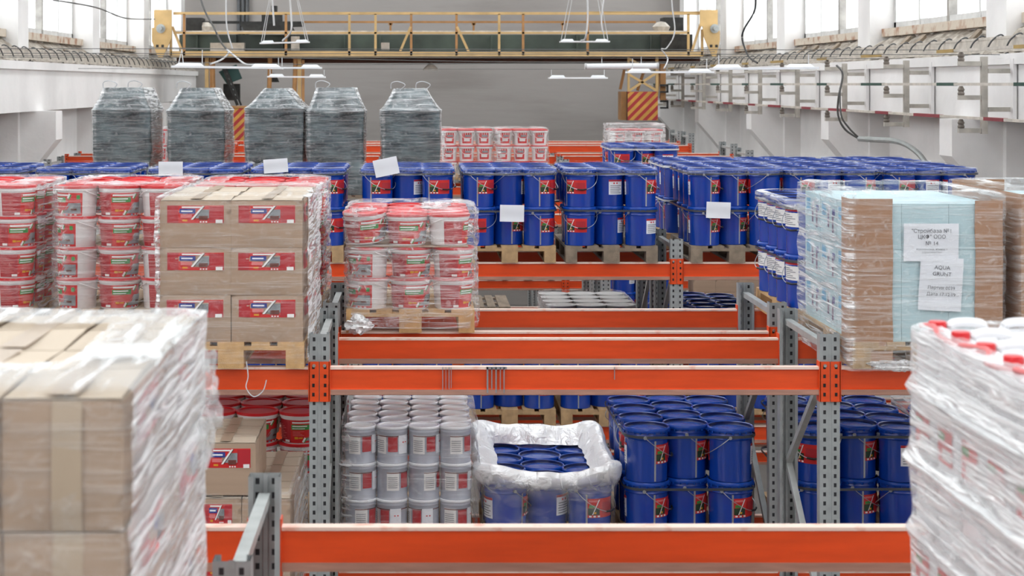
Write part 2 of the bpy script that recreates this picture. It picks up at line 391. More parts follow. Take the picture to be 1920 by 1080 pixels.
# wooden struts leaning on the ledges below the windows
mstrut = MB().bar((0, 0, .06), (.30, .42, .24), .05, 'wood_dark').mesh('strut')
for sg, x0, ys in ((-1, -5.9, (21.3, 23.4, 28.2, 29.6, 34.5)), (1, 6.65, (20.6, 22.9, 23.6, 27.6, 29.1, 30.0))):
    for y in ys:
        o = link('wooden_strut', mstrut, None, (x0, y, ZC + .42), 0 if sg > 0 else PI * .5,
                 'short grey wooden strut lying on the rough ledge below a %s window' % ('conductor side' if sg > 0 else 'dark stack side'), 'wooden strut', 'wooden struts on the window ledges %s' % ('a' if sg > 0 else 'b'))

# ------------------------------------------------------------------ racking
BX = [-5.6, -3.33, -.53, 2.27, 5.07]
L1, L2, L3 = ZC - 1.55, ZC - 2.97, ZC - 4.39
ROWS = [  # key, front y, rear y, top of frames, levels, phrase
    ('Z', 3.42, 4.60, ZC - 1.37, (L1,), 'rack under the blurred cardboard stack'),
    ('Y', 4.90, 6.02, ZC - 1.37, (L1,), 'empty rack before the aisle'),
    ('A', 9.36, 10.46, ZC - 1.37, (L1, L2), 'rack carrying the film-wrapped cyan load'),
    ('B', 10.70, 11.80, ZC - 1.37, (L1, L2), 'rack carrying the red label pails'),
    ('C', 14.86, 15.92, ZC - 1.35, (L1, L2, L3), 'rack with the long run of blue buckets'),
    ('D', 16.12, 17.20, ZC - 1.37, (L1, L2, L3), 'rack just behind the blue bucket run'),
    ('E', 20.40, 21.45, ZC - 1.30, (L1, L2, L3), 'rack before the dark wrapped stacks'),
    ('F', 21.70, 22.80, ZC - 1.37, (L1, L2, L3), 'rack of the dark wrapped stacks'),
    ('G', 25.90, 26.95, ZC - 1.0, (L1, L2, L3), 'rack of the far white tub stacks'),
    ('H', 27.20, 28.28, ZC - .95, (ZC - 1.14, L2, L3), 'rack behind the far white tubs'),
    ('I', 31.40, 32.45, ZC - .9, (ZC - 1.12, L2), 'second last rack before the grey wall'),
    ('J', 32.75, 33.85, ZC - .9, (ZC - 1.12, L2), 'last rack before the grey wall'),
]
RY = {r[0]: r for r in ROWS}
BAYP = ['bay by the window wall', 'bay by the cardboard stacks', 'middle bay', 'bay by the conductor wall']
BAYL = ['end bay beside the left wall', 'left bay', 'middle bay', 'right bay']
LEVN = {0: 'top level', 1: 'second level', 2: 'third level'}
up_cache = {}
def upright_mesh(h):
    if h in up_cache: return up_cache[h]
    mb = MB()
    # roll-formed open section: front web in two ribs with a groove, two flanges
    W, D = .055, .07
    out = [(-W, 0), (-.012, 0), (-.008, .012), (.008, .012), (.012, 0), (W, 0), (W, D), (W - .018, D), (W - .018, D - .003), (W - .003, D - .003), (W - .003, .003), (-W + .003, .003), (-W + .003, D - .003), (-W + .018, D - .003), (-W + .018, D), (-W, D)]
    n = len(out)
    vs = [(x, y, z) for z in (0, h) for x, y in out]
    fs = [(i, (i + 1) % n, (i + 1) % n + n, i + n) for i in range(n)]
    mb.add(vs, fs, 'steel')
    mb.box(-.07, .07, -.02, .09, 0, .006, 'steel_plain')
    up_cache[h] = mb.mesh('upright', smooth=False); return up_cache[h]
def visible_x(X, ya, yb, pad=60): return any(-pad < sx(X, y) < 1920 + pad for y in (ya, yb))
fcount = 0
for key, yf, yr, zt, levels, ph in ROWS:
    h = zt
    for bi, X in enumerate(BX):
        if not visible_x(X, yf, yr): continue
        if key == 'Z': continue
        names = ['by the window wall end', 'beside the cardboard stacks bay', 'between the cardboard bay and the middle bay', 'between the middle bay and the cyan load bay', 'at the conductor wall end']
        h = zt if not (key in 'GHIJ' and bi < 4) else ZC - 1.14
        r = link('rack_frame', None, None, (X, yf, 0), 0, 'grey perforated rack frame ' + names[bi] + ', ' + ph, 'rack frame', 'grey rack frames')
        r['label'] = ' '.join(r['label'].split()[:16])
        link('upright', upright_mesh(h), r, (0, 0, 0))
        o = link('upright', upright_mesh(h), r, (0, yr - yf, 0)); o.rotation_euler = (0, 0, PI)
        D = yr - yf
        bs = []
        z = h - .06; side_ = 0
        br = MB().box(-.02, .02, .05, D - .05, z - .035, z, 'steel_plain'); link('brace', br.mesh('brace', smooth=False), r)
        z -= .12; zlo = max(.2, 2.0 if key in 'AB' else 3.0)
        while z - .75 > zlo:
            a, b = ((0, .06, z), (0, D - .06, z - .75)) if side_ == 0 else ((0, D - .06, z), (0, .06, z - .75))
            link('brace', MB().bar(a, b, .035, 'steel_plain', up=(1, 0, 0)).mesh('brace', smooth=False), r)
            side_ ^= 1; z -= .75
bm_cache = {}
def beam_mesh(L, detailed, drips=False):
    k = (round(L, 3), detailed, drips)
    if k in bm_cache: return bm_cache[k]
    mb = MB(); h = .155; d = .05
    # outer outline in (y,z), y=0 is the outer (aisle) face; the recessed web, top lip and dusty bottom lip
    o = [(0, 0), (0, -.014), (.010, -.020), (.010, -.118), (0, -.124), (-.004, -.152), (0, -h), (d, -h), (d, 0)]
    n = len(o); x0, x1 = -L / 2, L / 2
    mats_ = ['lip', 'orange', 'orange', 'orange', 'orange_dust', 'orange_dust', 'orange', 'orange', 'lip']
    vs = [(x0, p[0], p[1]) for p in o] + [(x1, p[0], p[1]) for p in o]
    for i in range(n): mb.add([vs[i], vs[(i + 1) % n], vs[(i + 1) % n + n], vs[i + n]], [(0, 1, 2, 3)], mats_[i])
    mb.add(vs[:n], [tuple(range(n))], 'orange'); mb.add(vs[n:], [tuple(range(n - 1, -1, -1))], 'orange')
    # the back web shows the same dusty lower lip
    mb.box(x0, x1, d, d + .003, -h, -.124, 'orange_dust')
    mb.box(x0, x1, d, d + .004, -.012, 0, 'lip')
    me = mb.mesh('rack_beam', smooth=False); bm_cache[k] = me; return me
cm = MB().box(-.052, .0, -.006, .0, -.19, .025, 'conn'); cm.box(-.006, 0, -.006, .06, -.19, .025, 'orange')
def conn_mesh(sg, key='c'):
    k = ('conn', sg)
    if k in bm_cache: return bm_cache[k]
    mb = MB()
    a, b = (0, .054) if sg < 0 else (-.054, 0)
    mb.box(a, b, -.007, -.003, -.19, .03, 'orange')
    xi = .0 if sg > 0 else .0
    mb.box(-.004 if sg < 0 else -.004, .004, -.007, .06, -.19, .03, 'orange')
    for i in range(4):
        xc = (a + b) / 2 + .003 * sg
        mb.box(xc - .007, xc + .007, -.0085, -.0069, -.16 + i * .05, -.14 + i * .05, 'black')
    mb.lathe([(.0001, 0), (.009, 0), (.009, .008), (.0001, .008)], 'bolt', 8)
    nv = 4 * 8
    for i in range(len(mb.v) - nv, len(mb.v)):
        x, y, z = mb.v[i]; mb.v[i] = ((a + b) / 2 + x, -.007 - z, .008 + y)
    bm_cache[k] = mb.mesh('connector', smooth=False); return bm_cache[k]
for key, yf, yr, zt, levels, ph in ROWS:
    for li, z in enumerate(levels):
        for bi in range(4):
            xa, xb = BX[bi] + .056, BX[bi + 1] - .056
            if key == 'Z' and bi not in (1, 2): continue
            if sx(xb, yf) < -30 or sx(xa, yr) > 1950: continue
            if key in 'IJ' and li: continue
            for fr in (0, 1):
                L = xb - xa
                y = yf - .002 if fr == 0 else yr + .002
                if key in 'GHIJ' and li == 2 and fr: continue
                lab = 'orange beam, %s, %s, %s of %s' % (LEVN[li], 'front side' if fr == 0 else 'rear side', BAYP[bi], ph)
                lab = 'orange %s beam at %s of %s, %s' % ('front' if fr == 0 else 'rear', LEVN[li], ph, BAYP[bi])
                wds = lab.split()
                if len(wds) > 16: lab = 'orange %s beam, %s, %s, %s' % ('front' if fr == 0 else 'rear', LEVN[li].split()[0], ph.replace('rack ', ''), BAYP[bi].replace('bay ', ''))
                b = link('rack_beam', beam_mesh(L, True), None, ((xa + xb) / 2, y, z), 0 if fr == 0 else PI, lab, 'rack beam', 'orange rack beams')
                for sg in (-1, 1):
                    # connector hooks over the upright's outer face
                    c = link('connector', conn_mesh(-sg), b, (sg * L / 2, 0, 0))
# pale paint runs on the front beam of the first full rack
drips = []
for x, w_, l in ((830, 1.5, 40), (836, 1, 38), (842, 1.5, 38), (846, 1, 36), (914, 3, 45), (922, 2, 38), (930, 2.5, 45), (938, 1.5, 40), (945, 2, 45), (1152, 1.5, 20)):
    X = (x - VX) / 341.9; w2 = w_ / 341.9
    drips.append(MB().box(X - w2 / 2, X + w2 / 2, 9.353, 9.3575, L1 - .01 - l / 341.9, L1 + .0005, 'seam').mesh('drip', smooth=False))
drip = MB().box((912 - VX) / 341.9, (950 - VX) / 341.9, 9.353, 9.36, L1 - .012, L1 + .001, 'seam')
o = link('paint_spill', drip.mesh('paint_spill', smooth=False), None, None, 0, 'grey paint that ran down the orange front beam of the first full rack', 'paint spill')
for d_ in drips: link('drip', d_, o)

# ------------------------------------------------------------------ pallets
def pallet_parts(wood):
    def B(name, boxes): 
        m = MB()
        for b in boxes: m.box(*b, wood)
        return m.mesh(name, smooth=False)
    W, D = .8, 1.2
    P = []
    for i, wd in enumerate((.145, .10, .145, .10, .145)):
        xc = (-.3275, -.163, 0, .163, .3275)[i]
        P.append(('deck_board', B('deck_board', [(xc - wd / 2, xc + wd / 2, 0, D, .122, .144)])))
    for y in (0, .53, 1.055): P.append(('cross_board', B('cross_board', [(-.4, .4, y + .0, y + .145, .1, .122)])))
    for x in (-.35, 0, .35):
        for y in (0.0, .53, 1.055):
            wd = .05 if x else .07
            P.append(('block', B('block', [(x - wd, x + wd, y, y + .145, .022, .1)])))
    for x, wd in ((-.35, .05), (0, .07), (.35, .05)): P.append(('bottom_board', B('bottom_board', [(x - wd, x + wd, 0, D, 0, .022)])))
    return P
PAL = {k: pallet_parts(k) for k in ('wood', 'wood_new', 'wood_dark')}
PALS = {}
for k in PAL:
    mb = MB()
    for n_, me in PAL[k]:
        mb.add([tuple(v.co) for v in me.vertices], [tuple(p.vertices) for p in me.polygons], k)
    PALS[k] = mb.mesh('pallet', smooth=False)
def pallet(xc, yf, z, phrase, wood='wood', parts=True, rz=0):
    lab = 'wooden pallet carrying ' + phrase
    if parts:
        return make('wooden_pallet', [(a, b) for a, b in PAL[wood]], (xc, yf, z), rz, lab, 'pallet', 'wooden pallets')
    return link('wooden_pallet', PALS[wood], None, (xc, yf, z), rz, lab, 'pallet', 'wooden pallets')

# ------------------------------------------------------------------ buckets, pails, tins
def blue_bucket(n=28, white=False):
    r0, r1, H = .132, .138, .335
    rf = lambda z: r0 + (r1 - r0) * z / H
    b = MB().lathe([(.0001, .006), (r0 - .006, .006), (r0 - .004, 0), (r0, .004), (rf(.2), .2), (rf(.262), .262), (r1 + .004, .268), (r1, .274), (r1, .288), (r1 + .003, .293), (r1, .298), (r1, .314)], 'blue', n, caps=False)
    body = b.mesh('body')
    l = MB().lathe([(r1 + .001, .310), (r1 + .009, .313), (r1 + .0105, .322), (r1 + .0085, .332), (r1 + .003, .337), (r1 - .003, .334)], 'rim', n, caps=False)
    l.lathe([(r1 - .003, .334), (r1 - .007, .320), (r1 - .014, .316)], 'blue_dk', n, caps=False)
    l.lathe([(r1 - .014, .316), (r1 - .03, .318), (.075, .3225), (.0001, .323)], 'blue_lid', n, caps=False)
    for k in range(20):
        a = 2 * PI * k / 20; l.box((r1 + .009) * math.cos(a) - .004, (r1 + .009) * math.cos(a) + .004, (r1 + .009) * math.sin(a) - .004, (r1 + .009) * math.sin(a) + .004, .305, .318, 'rim')
    lid = l.mesh('lid')
    parts = [('body', body), ('lid', lid)]
    hd = MB(); pts = []
    for i in range(13):
        t = i / 12; a = R(-150 + 180 * t + 0); zz = .285 - .13 * math.sin(PI * t); rr = r1 + .014 + .01 * math.sin(PI * t)
        pts.append((rr * math.cos(a), rr * math.sin(a), zz))
    hd.tube(pts, .0024, 'wire', 5)
    for e in (pts[0], pts[-1]): hd.tube([(e[0] * .94, e[1] * .94, .285), (e[0] * 1.03, e[1] * 1.03, .285)], .011, 'seam', 8, False)
    hs = hd.mesh('handle')
    g = MB().tube([Vector(pts[5]) * 1.0, Vector(pts[6]), Vector(pts[7])], .007, 'black', 6, False).mesh('grip')
    parts.append(('handle', hs, [('grip', g)]))
    sm = MB().wrap(rf, .01, .262, -126, -121, [(0, 0, 1, 1, 'seam')]); parts.append(('seam', sm.mesh('seam', fix=False)))
    if white:
        lb = MB().wrap(rf, .175, .285, -135, -45, [(0, 0, 1, 1, 'white'), (0, .84, 1, 1, 'redd')] + [(.08, .12 + k * .11, .9 - .1 * (k % 3), .16 + k * .11, 'greyt') for k in range(6)])
        parts.append(('label', lb.mesh('label', fix=False), None, 'white label with a red top band'))
        return parts
    lb = MB().wrap(rf, .118, .238, -122, -42, [(0, 0, 1, 1, 'redl'), (.02, .14, .42, .50, 'dgreen'), (.06, .52, .26, .66, 'green'), (.22, .2, .30, .3, 'yellow'), ([(.16, .16), (.19, .16), (.42, .94), (.38, .94)], 'white'), (.05, .82, .34, .92, 'textl'), (.06, .04, .14, .12, 'white'), (.2, .04, .28, .12, 'white'), (.34, .04, .42, .12, 'white'), (.5, .2, .92, .8, 'redd')])
    parts.append(('label', lb.mesh('label', fix=False), None, 'red printed label'))
    lw = MB().wrap(rf, .105, .235, 95, 150, [(0, 0, 1, 1, 'paper'), (0, .88, 1, 1, 'redd')] + [(.1, .1 + k * .12, .9 - .12 * (k % 2), .14 + k * .12, 'greyt') for k in range(5)] + [(.3, .72, .4, .82, 'redl'), (.5, .72, .6, .82, 'redl')])
    parts.append(('warning_label', lw.mesh('warning_label', fix=False), None, 'white text label'))
    return parts
BLUE = blue_bucket(); BLUEW = blue_bucket(28, True)
def merged(parts, name):
    mb = MB()
    for p in parts:
        for me in [p[1]] + [q[1] for q in (p[2] or [] if len(p) > 2 else [])]:
            o = len(mb.v); mb.v += [tuple(v.co) for v in me.vertices]
            idx = [mb.mi(m) for m in me.materials]
            for f in me.polygons: mb.f.append(tuple(o + k for k in f.vertices)); mb.m.append(idx[f.material_index])
    return mb.mesh(name, fix=False)
BLUE_S = merged(blue_bucket(20), 'blue_bucket')
def pail_parts(n=28, tub=False):
    r0, r1, H = .112, .127, .192
    rf = lambda z: r0 + (r1 - r0) * z / H
    body = MB().lathe([(.0001, .004), (r0 - .004, .004), (r0, 0), (r0 + .001, .004), (rf(.160), .160), (r1 + .004, .162), (r1 + .005, .180)], 'pail', n).mesh('body')
    lid = MB().lathe([(r1 + .005, .178), (r1 + .0085, .178), (r1 + .0085, .192), (r1 + .004, .195), (r1 - .006, .194), (r1 - .012, .186), (.0001, .188)], 'redlid', n).mesh('lid')
    hd = MB(); pts = []
    for i in range(13):
        t = i / 12; a = R(0 + 180 * t); zz = .165 - .055 * math.sin(PI * t)
        rr = r1 + .010; pts.append((rr * math.cos(a), rr * math.sin(a), zz))
    hd.tube(pts, .0036, 'pail', 5); hm = hd.mesh('handle')
    z0, z1 = .008, .152
    rects = [(0, 0, 1, 1, 'redl'), (0, 0, .34, 1, 'redd'), (.36, .58, .70, .80, 'green'), (.38, .71, .64, .76, 'white'), (.38, .62, .60, .65, 'white'), (.38, .86, .78, .93, 'white'),
             ([(.62, .10), (.97, .10), (.97, .56), (.76, .56)], 'grayp'), ([(.55, .06), (.58, .02), (.80, .94), (.77, .98)], 'white'), ([(.58, .02), (.60, .02), (.82, .90), (.80, .94)], 'green'),
             (.80, .24, .90, .32, 'brown'), (.90, .72, .955, .90, 'green'), (.42, .18, .48, .28, 'yellow'), (.49, .20, .56, .26, 'yellow'), (.70, .02, .74, .07, 'cyan2'), (.78, .02, .82, .07, 'white'), (.86, .02, .90, .07, 'white'), (.24, .04, .33, .14, 'white')]
    rects += [(.04, .2 + k * .075, .28 - .03 * (k % 3), .225 + k * .075, 'textl') for k in range(9)]
    rects += [(.40, .34 + k * .06, .58 - .03 * (k % 3), .36 + k * .06, 'textl') for k in range(4)]
    lb = MB().wrap(rf, z0, z1, -175, -5, rects)
    return [('body', body), ('lid', lid, None, 'red lid'), ('handle', hm), ('label', lb.mesh('label', fix=False), None, 'red label with green band and brush picture')]
PAIL = pail_parts(); PAIL_S = merged(pail_parts(20), 'pail')
def tub_mesh(red=True):
    r0, r1 = .104, .114
    rf = lambda z: r0 + (r1 - r0) * z / .24
    mb = MB().lathe([(.0001, 0), (r0, 0), (r1, .19), (r1 + .016, .196), (r1 + .016, .222)], 'pail', 20)
    mb.lathe([(r1 + .016, .22), (r1 + .019, .222), (r1 + .019, .236), (.11, .24), (.0001, .232)], 'redlid' if red else 'pail', 20)
    mb.wrap(rf, .03, .19, -135, -55, [(0, 0, 1, 1, 'redl' if red else 'white'), (.2, .2, .8, .5, 'white' if red else 'redl'), (.1, .1, .5, .18, 'redd'), (.3, .6, .9, .8, 'grayp')])
    pts = [((r1 + .012) * math.cos(R(-165 + 15 * i)), (r1 + .012) * math.sin(R(-165 + 15 * i)), .2 - .1 * math.sin(PI * i / 10)) for i in range(11)]
    mb.tube(pts, .004, 'pail', 5)
    return mb.mesh('tub', fix=False)
TUB = tub_mesh(True)
def tin_parts():
    r, H = .096, .226
    body = MB().lathe([(.0001, .002), (r - .003, .002), (r, 0), (r + .002, .004), (r, .01), (r, .19), (r + .002, .195), (r, .2), (r, .215)], 'tin', 26).mesh('body')
    lid = MB().lathe([(r, .212), (r + .004, .214), (r + .004, .224), (r, .228), (r - .006, .228), (r - .01, .221), (r - .03, .219), (.0001, .220)], 'tinlid', 26).mesh('lid')
    rf = lambda z: r
    lb = MB().wrap(rf, .06, .175, -160, 20, [(0, .0, .26, 1, 'white'), (0, .93, 1, .98, 'brown'), (.30, .12, .5, .92, 'redd'), (.52, .0, .75, 1, 'paper')] + [(.03, .15 + k * .11, .22, .18 + k * .11, 'greyt') for k in range(6)] + [(.60, .6, .63, .66, 'redl'), (.66, .6, .69, .66, 'redl')])
    ws = MB().wrap(rf, .012, .188, 30, 34, [(0, 0, 1, 1, 'steel_dark')])
    return [('body', body), ('lid', lid), ('label', lb.mesh('label', fix=False)), ('seam', ws.mesh('seam', fix=False))]
TIN = tin_parts()
def grey_pail_mesh():
    r0, r1 = .125, .138
    mb = MB().lathe([(.0001, 0), (r0, 0), (r1, .30), (r1 + .006, .304), (r1 + .006, .325), (r1 + .010, .327), (r1 + .010, .34), (r1 - .004, .342), (r1 - .010, .336), (.06, .339), (.0001, .340)], 'greyb', 24)
    pts = [((r1 + .014) * math.cos(R(-170 + 16 * i)), (r1 + .014) * math.sin(R(-170 + 16 * i)), .3 - .12 * math.sin(PI * i / 10)) for i in range(11)]
    mb.tube(pts, .004, 'greyb', 5)
    mb.wrap(lambda z: r0 + (r1 - r0) * z / .3, .12, .25, -120, -60, [(0, 0, 1, 1, 'white'), (.1, .3, .9, .6, 'redd')])
    return mb.mesh('grey_pail', fix=False)
GREYP = grey_pail_mesh()
LAY = {1: ['only'], 2: ['bottom', 'top'], 3: ['bottom', 'middle', 'top'], 4: ['bottom', 'second', 'third', 'top'], 5: ['bottom', 'second', 'middle', 'fourth', 'top']}
ROWN = ['front', 'second', 'third', 'fourth', 'fifth', 'sixth']
def coln(n): return {3: ['left', 'centre', 'right'], 4: ['left', 'inner left', 'inner right', 'right'], 2: ['left', 'right']}[n]
nblue = [0]
def stack(kind, xc, yf, z, phrase, group, layers, parts=True, rows=4, side=None, only=None, rots=None, film=None, pitch=None, full=False):
    """columns of round containers on a pallet; only the ones the hall side can see are built"""
    if kind == 'blue': dx, dy, H, nc, name, cat, adj = .265, .302, .335, 3, 'paint_bucket', 'bucket', 'blue bucket'
    elif kind == 'bluew': dx, dy, H, nc, name, cat, adj = .265, .285, .335, 3, 'paint_bucket', 'bucket', 'blue bucket'
    elif kind == 'pail': dx, dy, H, nc, name, cat, adj = .268, .285, .192, 3, 'paint_pail', 'pail', 'red labelled pail'
    elif kind == 'tub': dx, dy, H, nc, name, cat, adj = .268, .29, .24, 3, 'plastic_tub', 'tub', 'white tub'
    elif kind == 'tin': dx, dy, H, nc, name, cat, adj = .2, .2, .228, 4, 'paint_tin', 'tin', 'white tin'
    elif kind == 'grey': dx, dy, H, nc, name, cat, adj = .285, .29, .342, 3, 'paint_pail', 'pail', 'grey pail'
    R0 = {'blue': .148, 'bluew': .148, 'pail': .136, 'tub': .136, 'tin': .1, 'grey': .148}[kind]
    for L in range(layers):
        for r in range(rows):
            for c in range(nc):
                top = L == layers - 1
                vis = full or top or r == 0 or (side == 'l' and c == 0) or (side == 'r' and c == nc - 1)
                if only and not only(L, r, c): vis = False
                if not vis: continue
                x = xc + (c - (nc - 1) / 2) * dx
                y = yf + R0 + r * dy + (.1 if (kind == 'blue' and c == 1) else 0)
                h = rnd.random()
                if kind in ('pail',):
                    rz = R(rots[(L * 3 + c) % len(rots)] if rots and r == 0 else (70 if (c == 2 and side == 'r') else rnd.choice((0, 20, 40, -60))))
                elif kind == 'bluew': rz = R(-85 + rnd.uniform(-8, 8))
                elif kind == 'tin': rz = R(rnd.choice((-30, 0, 25, 50, 70)))
                else: rz = R(rots[(L * 3 + c) % len(rots)] if rots and r == 0 else rnd.choice((-20, 15, 45, -70, 150, 170, 200)))
                lab = '%s, %s layer, %s row, %s column, %s' % (adj, LAY[layers][L], ROWN[r], coln(nc)[c], phrase)
                if layers == 1: lab = lab.replace(', only layer', '')
                jit = rnd.uniform(-.003, .003)
                loc = (x + jit, y + rnd.uniform(-.003, .003), z + L * H)
                if kind in ('blue', 'bluew'):
                    nblue[0] += 1
                    if parts: make(name, BLUE if kind == 'blue' else BLUEW, loc, rz, lab, cat, group)
                    else: link(name, BLUE_S, None, loc, rz, lab, cat, group)
                elif kind == 'pail':
                    if parts: make(name, PAIL, loc, rz, lab, cat, group)
                    else: link(name, PAIL_S, None, loc, rz, lab, cat, group)
                elif kind == 'tub': link(name, TUB, None, loc, R(rnd.uniform(-15, 15)), lab, cat, group)
                elif kind == 'tin': make(name, TIN, loc, rz, lab, cat, group)
                elif kind == 'grey': link(name, GREYP, None, loc, rz, lab, cat, group)

# ------------------------------------------------------------------ film, straps, sheets
def contour(x0, x1, y0, y1, r, n=14, k=5):
    """rounded rectangle, counter-clockwise from the front left corner; returns (x,y,nx,ny,side)"""
    P = []
    def edge(a, b, nrm, sd):
        for i in range(n):
            t = i / n; P.append((a[0] + (b[0] - a[0]) * t, a[1] + (b[1] - a[1]) * t, nrm[0], nrm[1], sd))
    def arc(cx, cy, a0, sd):
        for i in range(k):
            a = R(a0 + 90 * i / k); P.append((cx + r * math.cos(a), cy + r * math.sin(a), math.cos(a), math.sin(a), sd))
    edge((x0 + r, y0), (x1 - r, y0), (0, -1), 'f'); arc(x1 - r, y0 + r, -90, 'f')
    edge((x1, y0 + r), (x1, y1 - r), (1, 0), 'r'); arc(x1 - r, y1 - r, 0, 'r')
    edge((x1 - r, y1), (x0 + r, y1), (0, 1), 'b'); arc(x0 + r, y1 - r, 90, 'b')
    edge((x0, y1 - r), (x0, y0 + r), (-1, 0), 'l'); arc(x0 + r, y0 + r, 180, 'l')
    return P
def film(x0, x1, y0, y1, z0, z1, label, dens=None, m='film', seams=(), amp=.008, r=.05, top=.5, topd=1.0, nz=26, seed=0, group=None, ridge=0.0, hole=None, name='stretch_film'):
    """a sheet wound round a load and folded a little over its top"""
    D = {'f': .5, 'r': 1.0, 'l': 1.0, 'b': .6}; D.update(dens or {})
    P = contour(x0, x1, y0, y1, r); n = len(P)
    mb = MB(); vs = []; dn = []; fs = []
    lv = []
    for j in range(nz + 1):
        z = z0 + (z1 - z0) * j / nz
        inn = 0
        for s in seams: inn += math.exp(-((z - s) / .02) ** 2)
        lv.append((z, inn))
    for z, inn in lv:
        for (x, y, nx, ny, sd) in P:
            q = Vector((x * 5 + seed, y * 5, z * 9)); d = noise.noise(q) * amp + noise.noise(q * 3) * amp * .5 + .006 + amp - inn * (.012 - ridge * .03)
            d = max(d, .003)
            vs.append((x + nx * d, y + ny * d, z)); dn.append(D[sd] * (1 + .6 * inn))
    cx, cy = (x0 + x1) / 2, (y0 + y1) / 2
    rings = 6
    nl = nz + 1
    if top > 0:
        for i in range(1, rings + 1):
            t = top * i / rings
            for (x, y, nx, ny, sd) in P:
                q = Vector((x * 6 + seed, y * 6, i * .8)); h = .004 + abs(noise.noise(q)) * amp * 1.3
                ex = .12 * noise.noise(Vector((x * 4, y * 4, seed))) * t
                tt = min(1, t + ex) if i < rings else t + ex
                vs.append((x + (cx - x) * tt, y + (cy - y) * tt, z1 + .004 + h)); dn.append(topd)
        nl += rings
    for j in range(nl - 1):
        for i in range(n): fs.append((j * n + i, j * n + (i + 1) % n, (j + 1) * n + (i + 1) % n, (j + 1) * n + i))
    mb.add(vs, fs, m); mb.dens = dn
    me = mb.mesh('stretch_film', fix=False); me.shade_smooth()
    return link(name, me, None, None, 0, label, 'stretch film', group)
def strap_loop(x0, x1, y0, y1, z, label, m='strap', w_=.016, sag=0, name='pallet_strap'):
    P = contour(x0, x1, y0, y1, .13, 6, 6); n = len(P); vs = []; fs = []
    for dz in (-w_ / 2, w_ / 2):
        for (x, y, nx, ny, sd) in P: vs.append((x + nx * .004, y + ny * .004, z + dz + .006 * noise.noise(Vector((x * 3, y * 3, z)))))
    for i in range(n): fs.append((i, (i + 1) % n, (i + 1) % n + n, i + n))
    mb = MB(); mb.add(vs, fs, m)
    # a raised inner skin so that the band has thickness
    vs2 = []
    for dz in (-w_ / 2, w_ / 2):
        for (x, y, nx, ny, sd) in P: vs2.append((x + nx * .0025, y + ny * .0025, z + dz + .006 * noise.noise(Vector((x * 3, y * 3, z)))))
    mb.add(vs2, fs, m)
    return link(name, mb.mesh('strap', fix=False), None, None, 0, label, 'strap', 'straps round the bucket pallets')
def sheet(x, y, z, w_, h, rot, label, group='blank white sheets'):
    mb = MB(); n = 6; vs = []; fs = []
    for j in range(n + 1):
        for i in range(n + 1):
            u, v = i / n - .5, j / n - .5
            vs.append((u * w_, -.004 * math.cos(u * 5) - .003 * math.sin(v * 6), v * h))
    for j in range(n):
        for i in range(n): a = j * (n + 1) + i; fs.append((a, a + 1, a + n + 2, a + n + 1))
    mb.add(vs, fs, 'paper')
    mb.add([(p[0], p[1] + .0008, p[2]) for p in vs], fs, 'paper')
    o = link('paper_sheet', mb.mesh('sheet', fix=False), None, (x, y, z), 0, label, 'paper sheet', group); o.rotation_euler = (0, R(rot), 0); return o

P_ = .144
# ---- run of blue bucket pallets, rack C
def blue_pallet(xc, key, phrase, grp, z=L1, layers=2, parts=True, rots=None, side=None, wood='wood', straps=True, filmtop=.5, only=None, palparts=True, yoff=-.04, strapm='strap', kind='blue', full=False):
    yf = RY[key][1] + yoff
    pallet(xc, yf, z, phrase, wood, palparts)
    zd = z + P_
    stack(kind, xc, yf, zd, phrase, grp, layers, parts, side=side, only=only, rots=rots, full=full)
    x0, x1, y0, y1 = xc - .415, xc + .415, yf, yf + 1.2 + .06
    top = zd + layers * .335
    if straps:
        strap_loop(x0, x1, y0, y1, top - .045, 'thin band round upper rims of ' + phrase, strapm)
        if layers > 1: strap_loop(x0, x1, y0, y1, zd + .335 - .03, 'thin band round lower rims of ' + phrase, strapm)
    if filmtop: film(x0 + .004, x1 - .004, y0 + .004, y1 - .004, top - .055, top + .004, 'clear film round top rims of ' + phrase, {'f': .28, 'r': .4, 'l': .4, 'b': .1}, top=.05, nz=4, amp=.004, r=.13, group='clear film on the blue bucket pallets', topd=.4, seed=xc * 7)
r1_ = (-35, -20, 20, -10, 165, 5)
CP = [(-3.87, 'buckets whose rims show at the left wall', (0, 20, 30)),
      (-2.91, 'buckets behind the tall pail pallet', (0, 20, 30)),
      (-1.93, 'buckets under the upright white sheet', (0, 20, 30)),
      (-1.03, 'buckets showing above the cardboard stack', (25, 20, 20, 20, 20, 35)),
      (-.075, 'buckets with the tilted white sheet', (-38, -8, -22, 10, 200, 0)),
      (.815, 'buckets strapped with a low white sheet', (-22, 45, 35, 28, 230, 30)),
      (1.70, 'buckets just left of the rack upright', (-25, 205, 190, -28, 170, 48)),
      (2.79, 'buckets just right of the rack upright', (48, 52, 200, 50, 45, 240)),
      (3.62, 'buckets over the slim banded group', (-60, 200, 45, 30, 170, 45)),
      (4.50, 'buckets at the conductor wall end', (35, 190, 200, 20, 160, 60))]
for i, (xc, ph, rots) in enumerate(CP):
    if i == 0: only = lambda L, r, c: L == 1 and c > 0
    elif i in (1, 2): only = lambda L, r, c: L == 1
    elif i == 3: only = lambda L, r, c: L == 1 or (c == 2 and r < 3)
    elif i in (8, 9): only = lambda L, r, c: L == 1
    elif i == 7: only = lambda L, r, c: L == 1 or r == 0 or (c == 0 and r < 3)
    else: only = lambda L, r, c: L == 1 or r == 0 or (i == 6 and c == 0 and r == 1) or (i == 5 and c == 0 and r == 1)
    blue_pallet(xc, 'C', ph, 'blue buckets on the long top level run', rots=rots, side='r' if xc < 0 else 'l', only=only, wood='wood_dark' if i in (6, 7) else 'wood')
YS = RY['C'][1] - .04 - .02
